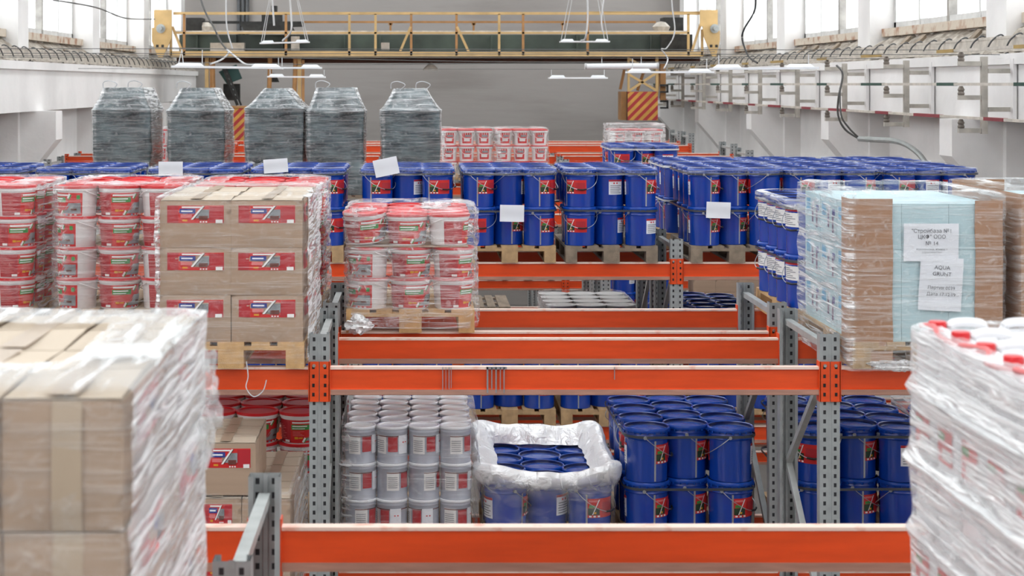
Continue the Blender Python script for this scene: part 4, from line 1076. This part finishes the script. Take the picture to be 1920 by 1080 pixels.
for L in range(4):
    for r in range(6):
        for c in range(4):
            if not (L == 3 or c == 0): continue
            pr = jp + ([jl] if (L in (0, 2)) else [])
            make('jerrycan', pr, (1.385 + .097 + .197 * c, yfZ2 + .1 + .198 * r, zd + L * .19), R((180 if c == 0 else rnd.choice((0, 0, 180))) if L == 3 else 0), 'white jerrycan, %s layer, %s row, %s column, beside the bottom corner' % (LAY[4][L], ROWN[r], coln(4)[c]), 'jerrycan', 'white jerrycans with red caps')
for L in range(1, 4):
    pass
film(1.385, 2.175, yfZ2, yfZ2 + 1.19, L1 + .03, zd + .735, 'bulging ridged stretch film round the white jerrycans', {'f': .6, 'l': .85, 'r': 1, 'b': .6}, m='film_h', seams=[zd + .19 * k - .005 for k in (1, 2, 3)], amp=.008, r=.05, top=.12, topd=.8, seed=91, ridge=1.1)
rb = MB(); pts = [(1.40 + .018 * math.sin(k * 2.9), yfZ2 + 1.15 - .1 * k, zd + .738 + .012 * math.sin(k * 1.7)) for k in range(12)]
rb.tube(pts, .007, 'textl', 6); link('red_strap', rb.mesh('strap'), None, None, 0, 'pinkish rope of printed film lying along the jerrycan caps', 'strap')

# ------------------------------------------------------------------ dark film wrapped stacks, rack F
def dark_stack(xc, w_, hs, ht, tw, label, seed, depth=1.15, tie=0, ycut=0):
    yf = RY['F'][1] - .05
    pallet(xc, yf, L1, 'the ' + label, 'wood_dark', False)
    z0 = L1 + P_
    P = contour(-w_ / 2, w_ / 2, 0, depth, .06, 12, 5); n = len(P)
    def load(k_off, m, dn):
        mb = MB(); vs = []; ds = []; fs = []
        H = ht; zs = [0, .04, .2, .36, .40, .44, .6, .74, hs - .05, hs]
        prof = []
        for z in zs: prof.append((z * 1.0, 1.0 - .035 * math.exp(-((z - .40) / .03) ** 2) - (.02 if z == 0 else 0) + (.02 if z == hs else 0)))
        for i in range(1, 6):
            t = i / 5; prof.append((hs + (ht - hs) * t, 1 - (1 - tw) * t ** .85))
        prof.append((ht + .005, tw * .8)); prof.append((ht, tw * .3))
        for z, s_ in prof:
            for (x, y, nx, ny, sd) in P:
                q = Vector((x * 4 + seed, y * 4, z * 5)); d = k_off + .022 * noise.noise(q * .8) + .014 * noise.noise(q * 2.4) - .018 * math.exp(-((z - hs * .5) / .03) ** 2) - .012 * math.exp(-((z - hs * .22) / .03) ** 2)
                dp = 1 - (1 - s_) * .55
                vs.append((x * s_ + nx * d, depth / 2 + (y - depth / 2) * dp + ny * d, z + .006 * noise.noise(q * 2))); ds.append(dn.get(sd, .4) * (2.0 if z > hs - .03 else 1.0))
        for j in range(len(prof) - 1):
            for i in range(n): fs.append((j * n + i, j * n + (i + 1) % n, (j + 1) * n + (i + 1) % n, (j + 1) * n + i))
        fs.append(tuple(range((len(prof) - 1) * n, len(prof) * n)))
        mb.add(vs, fs, m); mb.dens = ds
        me = mb.mesh('load', fix=False); me.shade_smooth(); return me
    root = link('wrapped_bag_stack', None, None, (xc, yf, z0), 0, label, 'wrapped stack', 'dark film wrapped stacks')
    link('load', load(0, 'darkload', {}), root)
    link('outer_film', load(.014, 'film', {'f': .3, 'r': 1.0, 'l': .8, 'b': .5}), root)
    if tie:
        for k in range(tie):
            x = -.16 + .32 * k / max(1, tie - 1); a = .09
            t = MB().tube([(x - a, .12, ht), (x - a * .9, .1, ht + .07), (x, .1, ht + .09), (x + a, .1, ht + .05), (x + a * .4, .12, ht - .01)], .006, 'wstrap', 5)
            link('tie_loop', t.mesh('tie'), root)
for xc, w_, hs, ht, tw, lab, seed, tie in ((-3.74, .73, 1.08, 1.36, .66, 'dark wrapped stack nearest the window wall', 1.3, 2), (-2.80, .72, 1.07, 1.355, .56, 'dark wrapped stack before the striped crane cab', 4.8, 1), (-1.80, .74, 1.10, 1.35, .38, 'dark wrapped stack with narrow peaked top', 8.2, 0),
                                         (-1.03, .72, 1.06, 1.36, .66, 'dark wrapped stack reaching down behind the bucket gap', 12.9, 1), (-.07, .75, 1.07, 1.35, .52, 'dark wrapped stack with two white loops on top', 17.7, 2)):
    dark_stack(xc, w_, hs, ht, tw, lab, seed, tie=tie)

# ------------------------------------------------------------------ far white tubs
yfG = RY['G'][1] - .05
for xc, ph in ((.77, 'far tub stack touching the looped dark stack'), (1.605, 'far tub stack standing alone'), (-3.92 + .3, 'far tub stack between the first dark stacks')):
    pallet(xc, yfG, L1, ph, 'wood', False)
    stack('tub', xc, yfG, L1 + P_, ph, 'white tubs with red lids on the far rack', 3, False, rows=3, only=(lambda L, r, c: L == 2 or r == 0) if xc > 0 else (lambda L, r, c: r == 0))
    film(xc - .396, xc + .396, yfG - .01, yfG + .92, L1 + P_, L1 + P_ + .735, 'film round the ' + ph, {'f': .25, 'l': 1.2, 'r': 1.2}, r=.1, top=.5, topd=.8, seed=xc, amp=.012, nz=10, group='film round far tub stacks')
pallet(3.36, yfG, L1 - .0, 'the far pink tub stack', 'wood', False)
stack('tub', 3.36, yfG, L1 + P_, 'far pink tub stack', 'tubs of the far pink stack', 3, False, rows=3, only=lambda L, r, c: L == 2 or (L == 1 and r == 0) or (L == 0 and r == 0))
film(2.945, 3.775, yfG - .01, yfG + .92, L1 + P_, L1 + P_ + .80, 'thick milky film round the far pink tub stack', {'f': 1.0, 'l': 1.6, 'r': 1.4}, r=.1, top=.5, topd=.8, seed=5, amp=.012, nz=10)

# ------------------------------------------------------------------ overhead crane
YC = 37.6; SC = FPX / YC
def cx(px): return (px - VX) / SC
def cz(py): return ZC - (py - VY) / SC
def px_box(mb, x0, x1, y0, y1, m, ya=YC, yb=YC + .06): mb.box(cx(x0), cx(x1), ya, yb, cz(y1), cz(y0), m)
cr = link('overhead_crane', None, None, (0, YC, 0), 0, 'yellow overhead crane bridge with railing spanning the hall below the windows', 'crane')
def cpart(name, mb, lab=None, parent=None):
    me = mb.mesh(name, smooth=False)
    for v in me.vertices: v.co.y -= YC
    o = link(name, me, parent or cr)
    if lab: o['label'] = lab
    return o
mb = MB(); px_box(mb, 322, 1310, 62, 98, 'girder', YC + 1.2, YC + 1.5)
for x in (355, 430, 520, 640, 708, 775, 925, 1090, 1232): px_box(mb, x, x + 3, 62, 98, 'girder', YC + 1.12, YC + 1.2)
cpart('main_girder', mb, 'dark green main girder')
mb = MB(); px_box(mb, 325, 1320, 106, 117, 'maroon', YC + .5, YC + 1.5); cpart('girder_underside', mb, 'dark brown underside')
mb = MB(); px_box(mb, 320, 1318, 96, 106.5, 'crane', YC, YC + .5); cpart('walkway', mb)
mb = MB(); px_box(mb, 325, 1318, 22.5, 27.5, 'crane'); px_box(mb, 1100, 1318, 21.5, 23, 'crane'); cpart('handrail', mb)
mb = MB(); px_box(mb, 325, 1292, 60, 63.5, 'crane'); px_box(mb, 325, 1292, 57.5, 60, 'rail', YC + .05, YC + .3); cpart('handrail', mb)
mb = MB(); px_box(mb, 560, 1250, 34, 38, 'craned', YC + 1.7, YC + 1.75); cpart('handrail', mb, 'brown rear handrail')
for x in (730, 893, 1068): mb = MB(); px_box(mb, x - 2, x + 2, 38, 60, 'craned', YC + 1.7, YC + 1.75); px_box(mb, x - 4, x + 4, 38, 42, 'craned', YC + 1.7, YC + 1.75); cpart('railing_post', mb)
for x in (320, 345, 536, 655, 704, 771, 856, 936, 981, 1102, 1291, 1317): mb = MB(); px_box(mb, x - 2.2, x + 2.2, 26 if 325 < x < 1310 else 55, 104, 'craned' if x in (345, 536, 771, 856, 981, 1102) else 'crane'); cpart('railing_post', mb)
for a, b in (((323, 50), (342, 98)), ((770, 50), (747, 104)), ((857, 50), (882, 104)), ((1314, 45), (1297, 98))):
    mb = MB().bar((cx(a[0]), YC + .02, cz(a[1])), (cx(b[0]), YC + .02, cz(b[1])), .05, 'crane', up=(0, 1, 0)); cpart('diagonal_brace', mb)
def end_plate(x0, x1, xt, s_):
    mb = MB(); out = [(x0, 19), (x1, 19), (x1, 72), (xt + 4, 108), (xt - 4, 108), (x0 - 4 * s_, 78), (x0 - 4 * s_, 52), (x0, 52)]
    if s_ < 0: out = [(x0, 19), (x1, 19), (x1, 58), (x1 + 4, 58), (x1 + 4, 76), (xt + 4, 106), (xt - 3, 106), (x0 + 8, 72), (x0 + 5, 50), (x0, 50)]
    mb.prism([(cx(a), cz(b)) for a, b in out], 'y', YC - .12, YC - .06, 'crane')
    o = cpart('end_plate', mb)
    for k in (-6, 4):
        h = MB(); px_box(h, xt + k - 2, xt + k + 3, 84, 89, 'machine', YC - .125, YC - .119); cpart('plate_hole', h, None, o)
    kx = xt + 1; kb = MB(); kb.lathe([(.10, 0), (.10, .03), (.05, .03), (.05, .16), (.0001, .16)], 'steel_plain', 16)
    kb.v = [(cx(kx) + x, YC - .12 - z, cz(54) + y) for x, y, z in kb.v]; cpart('axle_knob', kb, None, o)
    return o
end_plate(290, 323, 302, 1); end_plate(1311, 1344, 1337, -1)
mb = MB(); px_box(mb, 388, 452, 79, 97, 'rail', YC + .6, YC + .9); cpart('control_box', mb, 'pale grey box')
mb = MB(); px_box(mb, 540, 556, 66, 92, 'rail', YC + .9, YC + 1.0); cpart('control_box', mb)
mb = MB(); px_box(mb, 713, 729, 78, 92, 'rail', YC + .9, YC + 1.0); cpart('control_box', mb)
mb = MB(); px_box(mb, 442, 560, 37, 46, 'machine', YC + 1.0, YC + 1.6); mb.prism([(cx(a), cz(b)) for a, b in ((444, 44), (535, 40), (545, 57), (452, 57))], 'y', YC + .8, YC + 1.7, 'machine'); px_box(mb, 500, 510, 6, 40, 'machine', YC + 1.2, YC + 1.5); px_box(mb, 482, 520, 20, 40, 'machine', YC + 1.1, YC + 1.5)
cpart('trolley', mb, 'dark hoist trolley')
mb = MB(); px_box(mb, 337, 368, 30, 58, 'machine', YC + 1.0, YC + 1.6); px_box(mb, 365, 440, 36, 41, 'machine', YC + 1.1, YC + 1.2); cpart('motor_box', mb, 'dark motor housing')
mb = MB().lathe([(.0001, 0), (.2, 0), (.22, .12), (.12, .22), (.0001, .24)], 'rail', 12); mb.v = [(cx(374) + x, YC + 1.2 + y, cz(57) + z) for x, y, z in mb.v]; cpart('motor', mb)
mb = MB().lathe([(.0001, 0), (.16, 0), (.2, .1), (.1, .2), (.0001, .22)], 'rail', 12); mb.v = [(cx(1247) + x, YC + .6 + y, cz(57) + z) for x, y, z in mb.v]; cpart('motor', mb)
mb = MB(); px_box(mb, 1262, 1300, 28, 56, 'machine', YC + 1.4, YC + 2.0); px_box(mb, 1252, 1312, 62, 96, 'machine', YC + 1.0, YC + 1.19); cpart('motor_box', mb)
# operator cab on the left: posts, striped wall, ladder, teal sheet
for a, b, yt, yb_, mm in ((381, 388, 105, 205, 'crane'), (390, 395, 105, 205, 'craned'), (500, 504, 105, 182, 'crane'), (556, 563, 105, 300, 'crane'), (564, 569, 112, 300, 'craned')):
    mb = MB(); px_box(mb, a, b, yt, yb_, mm, YC + .3, YC + .38); cpart('cab_post', mb)
for k, x in enumerate((398, 512, 560)): 
    mb = MB().tube([(cx(x - 12 if k else x), YC + .3, cz(108)), (cx(x - 8 if k else x - 2), YC + .3, cz(112 if k else 130)), (cx(x - 10 if k else x), YC + .3, cz(180 if k else 205))], .05, 'craned', 6); cpart('cab_post', mb)
mb = MB(); px_box(mb, 405, 562, 203, 277, 'hazard', YC + .3, YC + .36); px_box(mb, 405, 572, 199, 203, 'craned', YC + .28, YC + .4); px_box(mb, 562, 572, 199, 300, 'craned', YC + .28, YC + .4)
cpart('striped_panel', mb, 'yellow and red diagonally striped cab wall')
mb = MB().bar((cx(413), YC + .6, cz(128)), (cx(440), YC + .6, cz(198)), .06, 'machine', up=(0, 1, 0)); mb.bar((cx(418), YC + .6, cz(128)), (cx(447), YC + .6, cz(198)), .04, 'machine', up=(0, 1, 0))
for k in range(7): t = k / 7; mb.bar((cx(413 + 27 * t), YC + .6, cz(128 + 70 * t)), (cx(418 + 29 * t), YC + .6, cz(128 + 70 * t)), .03, 'steel_plain')
cpart('ladder', mb)
mb = MB().prism([(cx(a), cz(b)) for a, b in ((402, 134), (436, 120), (447, 147), (418, 158))], 'y', YC + .8, YC + .84, 'teal'); cpart('teal_panel', mb)
mb = MB(); px_box(mb, 409, 441, 157, 189, 'machine', YC + 1.0, YC + 1.1); cpart('cab_window', mb)
mb = MB().lathe([(.02, .2), (.06, .18), (.14, 0), (.0001, 0)], 'machine', 14); mb.v = [(cx(508) + x, YC + .6 + y, cz(154) + z) for x, y, z in mb.v]; cpart('work_lamp', mb)
# second hanging tower on the right
for a, b in ((1179, 1183), (1232, 1237)):
    mb = MB(); px_box(mb, a, b, 106, 172, 'crane', YC + .2, YC + .27); cpart('tower_post', mb)
for a, b in (((1172, 168), (1180, 130)), ((1240, 190), (1252, 112)), ((1205, 170), (1226, 108))):
    mb = MB().bar((cx(a[0]), YC + .9, cz(a[1])), (cx(b[0]), YC + .9, cz(b[1])), .06, 'craned', up=(0, 1, 0)); cpart('tower_post', mb)
for a, b in (((1182, 140), (1234, 170)), ((1234, 136), (1182, 170)), ((1182, 110), (1200, 120))):
    mb = MB().bar((cx(a[0]), YC + .2, cz(a[1])), (cx(b[0]), YC + .2, cz(b[1])), .05, 'crane', up=(0, 1, 0)); cpart('tower_brace', mb)
mb = MB(); px_box(mb, 1179, 1236, 172, 226, 'hazard', YC + .2, YC + 1.0); mb.add([(cx(1179) - .001, YC + 1.0, cz(226)), (cx(1179) - .001, YC + .2, cz(226)), (cx(1179) - .001, YC + .2, cz(172)), (cx(1179) - .001, YC + 1.0, cz(172))], [(0, 1, 2, 3)], 'maroon')
px_box(mb, 1169, 1179, 172, 226, 'craned', YC + .4, YC + 1.0); cpart('striped_box', mb, 'red and yellow striped box')
mb = MB(); px_box(mb, 1242, 1252, 118, 190, 'craned', YC + .3, YC + .4); cpart('collector_arm', mb)
for y in (158, 188):
    mb = MB(); px_box(mb, 1241, 1256, y, y + 4, 'machine', YC + .2, YC + .3); px_box(mb, 1253, 1256, y, y + 16, 'machine', YC + .2, YC + .3); px_box(mb, 1241, 1256, y + 13, y + 16, 'machine', YC + .2, YC + .3); cpart('collector_shoe', mb)
# ceiling bell lamp under the bridge
mb = MB().lathe([(.01, .2), (.04, .15), (.17, .03), (.17, 0), (.0001, 0)], 'rail', 16); link('bell_lamp', mb.mesh('lamp'), None, (cx(808), YC + .6, cz(131)), 0, 'small pale bell lamp hanging under the crane bridge middle', 'lamp')
# pipes on the far wall
for i, x in enumerate((447, 455, 463, 1290, 1301, 1316)):
    Xp = (x - VX) / (FPX / 44.8); link('wall_pipe', MB().tube([(Xp, 44.9, ZC + 1.2), (Xp, 44.9, ZC + 7.5)], .05, 'steel_dark', 8, False).mesh('pipe'), None, None, 0, 'dark vertical pipe on the far grey wall %s' % ('above the hoist trolley' if i < 3 else 'behind the crane end plate'), 'pipe', 'dark pipes %s' % ('above the trolley' if i < 3 else 'by the crane end'))

# ------------------------------------------------------------------ conductor bars on the right wall
def bracket():
    post = MB().box(-.033, .033, -.03, .03, -.54, .30, 'bracket').mesh('post', smooth=False)
    plate = MB().box(.30, .34, -.05, .05, -.38, .28, 'plaster').mesh('wall_plate', smooth=False)
    stubs = [MB().box(.04, .28, -.025, .025, z, z + .05, 'bracket').mesh('stub_arm', smooth=False) for z in (.12, -.30)]
    arms = []; ins = []
    for z in (.20, -.17, -.53):
        arms.append(MB().box(-.28, -.04, -.03, .03, z, z + .05, 'bracket').mesh('arm', smooth=False))
        ins.append(MB().lathe([(.035, z + .05), (.04, z + .07), (.03, z + .09), (.04, z + .11), (.02, z + .15), (.0001, z + .15)], 'insul', 10, (-.25, 0)).mesh('insulator'))
    return [('post', post), ('wall_plate', plate)] + [('stub_arm', s_) for s_ in stubs] + [('arm', a, [('insulator', b)]) for a, b in zip(arms, ins)]
br = bracket(); ky = [16.0 + 2.98 * k for k in range(9)]
bn = ['topmost in size beside the picture edge', 'carrying the loose cables start', 'next beyond the loose cables', 'over the third pier', 'fourth before the lamps', 'just under the tube lamp end', 'near the crane tower', 'behind the crane tower', 'deepest by the grey wall']
for k, y in enumerate((18.6, 21.55, 24.65, 27.7, 30.7, 33.6, 36.7, 39.6, 42.5)):
    make('conductor_bracket', br, (6.19, y, ZC), 0, 'grey three armed conductor bracket, %s from the camera along the bright wall' % ['first', 'second', 'third', 'fourth', 'fifth', 'sixth', 'seventh', 'eighth', 'ninth'][k], 'bracket', 'three armed conductor brackets')
for z, mm, nm in ((.355, 'dyel', 'top'), (-.015, 'dgrn', 'middle'), (-.375, 'dred', 'lowest')):
    mb = MB(); mb.box(5.92, 5.96, 12.5, 43.5, ZC + z, ZC + z + .03, 'rail')
    o = link('conductor_bar', mb.mesh('bar', smooth=False), None, None, 0, '%s conductor bar with %s paint patches along the bright wall' % (nm, {'dyel': 'ochre', 'dgrn': 'dark green', 'dred': 'dark red'}[mm]), 'conductor bar')
    y = 13.0; k = 0
    while y < 43:
        L = 1.0 if k % 2 else .6
        link('paint_band', MB().box(5.915, 5.965, y, y + L, ZC + z - .003, ZC + z + .033, mm).mesh('band', smooth=False), o); y += 2.9 if mm != 'dred' else 2.1; k += 1
def wpt(px, py, Y): X, Z = at(px, py, Y); return (X, Y, Z)
mb = MB().tube([wpt(1568, 122, 21.9), wpt(1580, 140, 21.9), wpt(1572, 185, 22), wpt(1572, 218, 22.2), wpt(1585, 243, 22.3), wpt(1610, 260, 22.3)], .014, 'cable_g', 6); mb.tube([wpt(1575, 165, 22), wpt(1577, 215, 22), wpt(1592, 240, 22.2), wpt(1610, 258, 22.3)], .012, 'cable_g', 6)
mb.tube([wpt(1610, 260, 22.3), wpt(1640, 262, 22.1), wpt(1675, 264, 21.8), wpt(1700, 272, 21.6), wpt(1722, 288, 21.4), wpt(1735, 305, 21.3)], .035, 'steel_plain', 8)
link('wall_cable', mb.mesh('cable'), None, None, 0, 'grey cables dropping from a bracket into a curved conduit above the buckets', 'cable')

# ------------------------------------------------------------------ hanging lamps and cables
def lamp_at(x0, x1, yc, Y, label, wires, tube=False, tilt=0):
    X0, Z = at(x0, yc, Y); X1, _ = at(x1, yc, Y); w_ = X1 - X0; c = (X0 + X1) / 2
    r = link('hanging_lamp', None, None, (c, Y, Z), 0, label, 'lamp', 'hanging strip lamps'); r.rotation_euler = (0, R(tilt), 0)
    if tube:
        b = MB().tube([(-w_ / 2, 0, 0), (w_ / 2, 0, 0)], .045, 'lamp', 10, False); link('housing', b.mesh('housing'), r)
        for s_ in (-1, 1): link('end_cap', MB().tube([(s_ * w_ / 2, 0, 0), (s_ * (w_ / 2 + .03), 0, 0)], .05, 'cable_w', 10, False).mesh('cap'), r)
    else:
        b = MB().box(-w_ / 2, w_ / 2, -.15, .15, -.015, .010, 'lamp'); link('housing', b.mesh('housing', smooth=False), r)
        for s_ in (-1, 1):
            link('driver_box', MB().prism([(s_ * w_ * .22, .010), (s_ * w_ * .25, .045), (s_ * w_ * .44, .045), (s_ * w_ * .48, .010)], 'y', -.05, .05, 'lamp').mesh('driver', smooth=False), r)
    for (dx, X2, dz) in wires:
        pts = [(dx, 0, .02), (dx + X2, 0, dz)] + ([(dx + X2, 0, 8.1 + ZC - Z)] if dz > 2 else [])
        link('suspension_wire', MB().tube(pts, .006, 'cable_w', 5, False).mesh('wire'), r)
    return r
up = 5.5
lamp_at(488, 580, 80, 30.5, 'strip lamp on long converging wires before the crane trolley', [(-.42, .55, 2.6), (-.38, .5, 2.6), (.42, -.55, 2.6), (.38, -.5, 2.6)], tilt=-1.5)
lamp_at(1050, 1142, 78, 30.5, 'strip lamp on long converging wires right of the crane centre', [(-.42, .5, 2.6), (-.36, .48, 2.6), (.42, -.45, 2.6), (.36, -.43, 2.6)])
lamp_at(324, 530, 126, 20.0, 'long strip lamp ending beside the white girder', [(-.58, .04, .2), (-.52, -.02, .2), (-.3, .0, .2)], tilt=.8)
lamp_at(468, 603, 127, 24.0, 'strip lamp overlapping the long one by the cab posts', [(-.1, .0, .15), (-.05, .0, .15)], tilt=.2)
lamp_at(502, 610, 144, 29.0, 'lower small strip lamp by the yellow cab posts', [(-.45, .0, .12), (.47, 0, .12)], tilt=.5)
lamp_at(1029, 1138, 146, 29.0, 'lower small strip lamp before the bare grey wall', [(-.45, 0, .14), (.45, 0, .14)])
lamp_at(1100, 1231, 124, 26.0, 'clear cased tube lamp before the crane tower', [(-.3, 0, .15), (.3, 0, .15)], tube=True, tilt=-.5)
lamp_at(1175, 1336, 135, 23.0, 'strip lamp crossing the crane tower', [(-.5, 0, .18), (.5, 0, .18)])
lamp_at(1334, 1530, 128, 19.0, 'long strip lamp before the conductor brackets', [(-.5, 0, .15), (.5, 0, .15)], tilt=-.4)
def cable(pts, r, m, lab, cat='cable'):
    link('loose_cable', MB().tube([wpt(*p) for p in pts], r, m, 6).mesh('cable'), None, None, 0, lab, cat)
cable([(362, -60, 24), (380, 10, 24), (400, 50, 24), (415, 80, 24), (425, 92, 24)], .014, 'cable_g', 'grey cable falling to the junction above the long lamp')
cable([(425, 92, 24), (428, 100, 24), (415, 112, 23), (395, 120, 22)], .012, 'cable_w', 'white leads fanning down to the long lamp')
cable([(425, 92, 24), (440, 105, 23.5), (460, 120, 23), (480, 121, 23)], .012, 'cable_w', 'white leads fanning right of the junction')
cable([(424, -40, 24), (424, 30, 24), (427, 60, 24), (436, 92, 24)], .010, 'cable_w', 'thin white cable beside the grey falling one')
cable([(540, -40, 30), (546, 30, 30), (545, 60, 30), (530, 76, 30.4)], .016, 'cable_w', 'white flex bending into the lamp before the trolley')
cable([(508, -40, 30), (512, 20, 30), (514, 48, 30)], .016, 'cable_w', 'short loose white flex end')
cable([(1100, -40, 30), (1102, 30, 30), (1098, 70, 30), (1090, 76, 30.4)], .016, 'cable_w', 'white flex into the lamp right of centre')
cable([(1138, -40, 30), (1128, 30, 30), (1130, 60, 30)], .013, 'cable_w', 'white flex hanging beside the lamp wires')
cable([(1258, -40, 25), (1260, 10, 25), (1265, 60, 25), (1250, 90, 25), (1240, 92, 25), (1252, 110, 25), (1245, 128, 24)], .010, 'cable_w', 'wavy thin cable dropping to the crossing lamp')
cable([(1414, -40, 20), (1416, 15, 20), (1395, 55, 20), (1392, 75, 20), (1403, 105, 19.5), (1420, 118, 19)], .011, 'black', 'black cable snaking past the window pier')
for Y_, py, dz_, lab in ((20.0, 126, .2, 'over the long lamp'), (24.0, 127, .15, 'over the overlapping lamp'), (29.0, 145, .13, 'over the two lower lamps'), (26.0, 124, .14, 'over the tube lamp'), (23.0, 135, .18, 'over the crossing lamp'), (19.0, 128, .15, 'over the lamp before the brackets')):
    zz = at(0, py, Y_)[1] + dz_
    link('span_wire', MB().tube([(XL, Y_, zz + .02), (XR, Y_, zz)], .004, 'cable_g', 5, False).mesh('wire'), None, None, 0, 'thin taut wire stretched across the hall ' + lab, 'wire')
for i, (ya, yb, lab) in enumerate(((93, 99, 'upper'), (108, 118, 'middle'), (119, 121, 'lower'))):
    cable([(285, ya - 4, 34), (600, ya + 2, 33), (960, yb - 2, 32), (1340, yb - 2, 34)], .008, 'cable_g', '%s thin wire stretched across the hall before the crane' % lab)
cable([(100, 0, 26), (180, 14, 27), (235, 34, 31), (290, 36, 36)], .012, 'cable_g', 'grey wire sagging across the window panes')

# a few far rack goods glimpsed under the beams (third level and below)
for key, z, xs in (('E', L2, (-1.0, .8)), ('F', L2, (.8,)), ('G', L2, (-.1, .8, 1.7))):
    yf = RY[key][1] - .03
    for x in xs:
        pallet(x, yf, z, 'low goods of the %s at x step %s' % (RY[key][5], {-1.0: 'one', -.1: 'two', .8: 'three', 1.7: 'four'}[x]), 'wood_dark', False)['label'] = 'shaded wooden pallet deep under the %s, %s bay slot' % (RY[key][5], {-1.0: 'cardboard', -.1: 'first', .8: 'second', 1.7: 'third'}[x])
print('blue buckets', nblue[0], 'objects', len(bpy.data.objects))
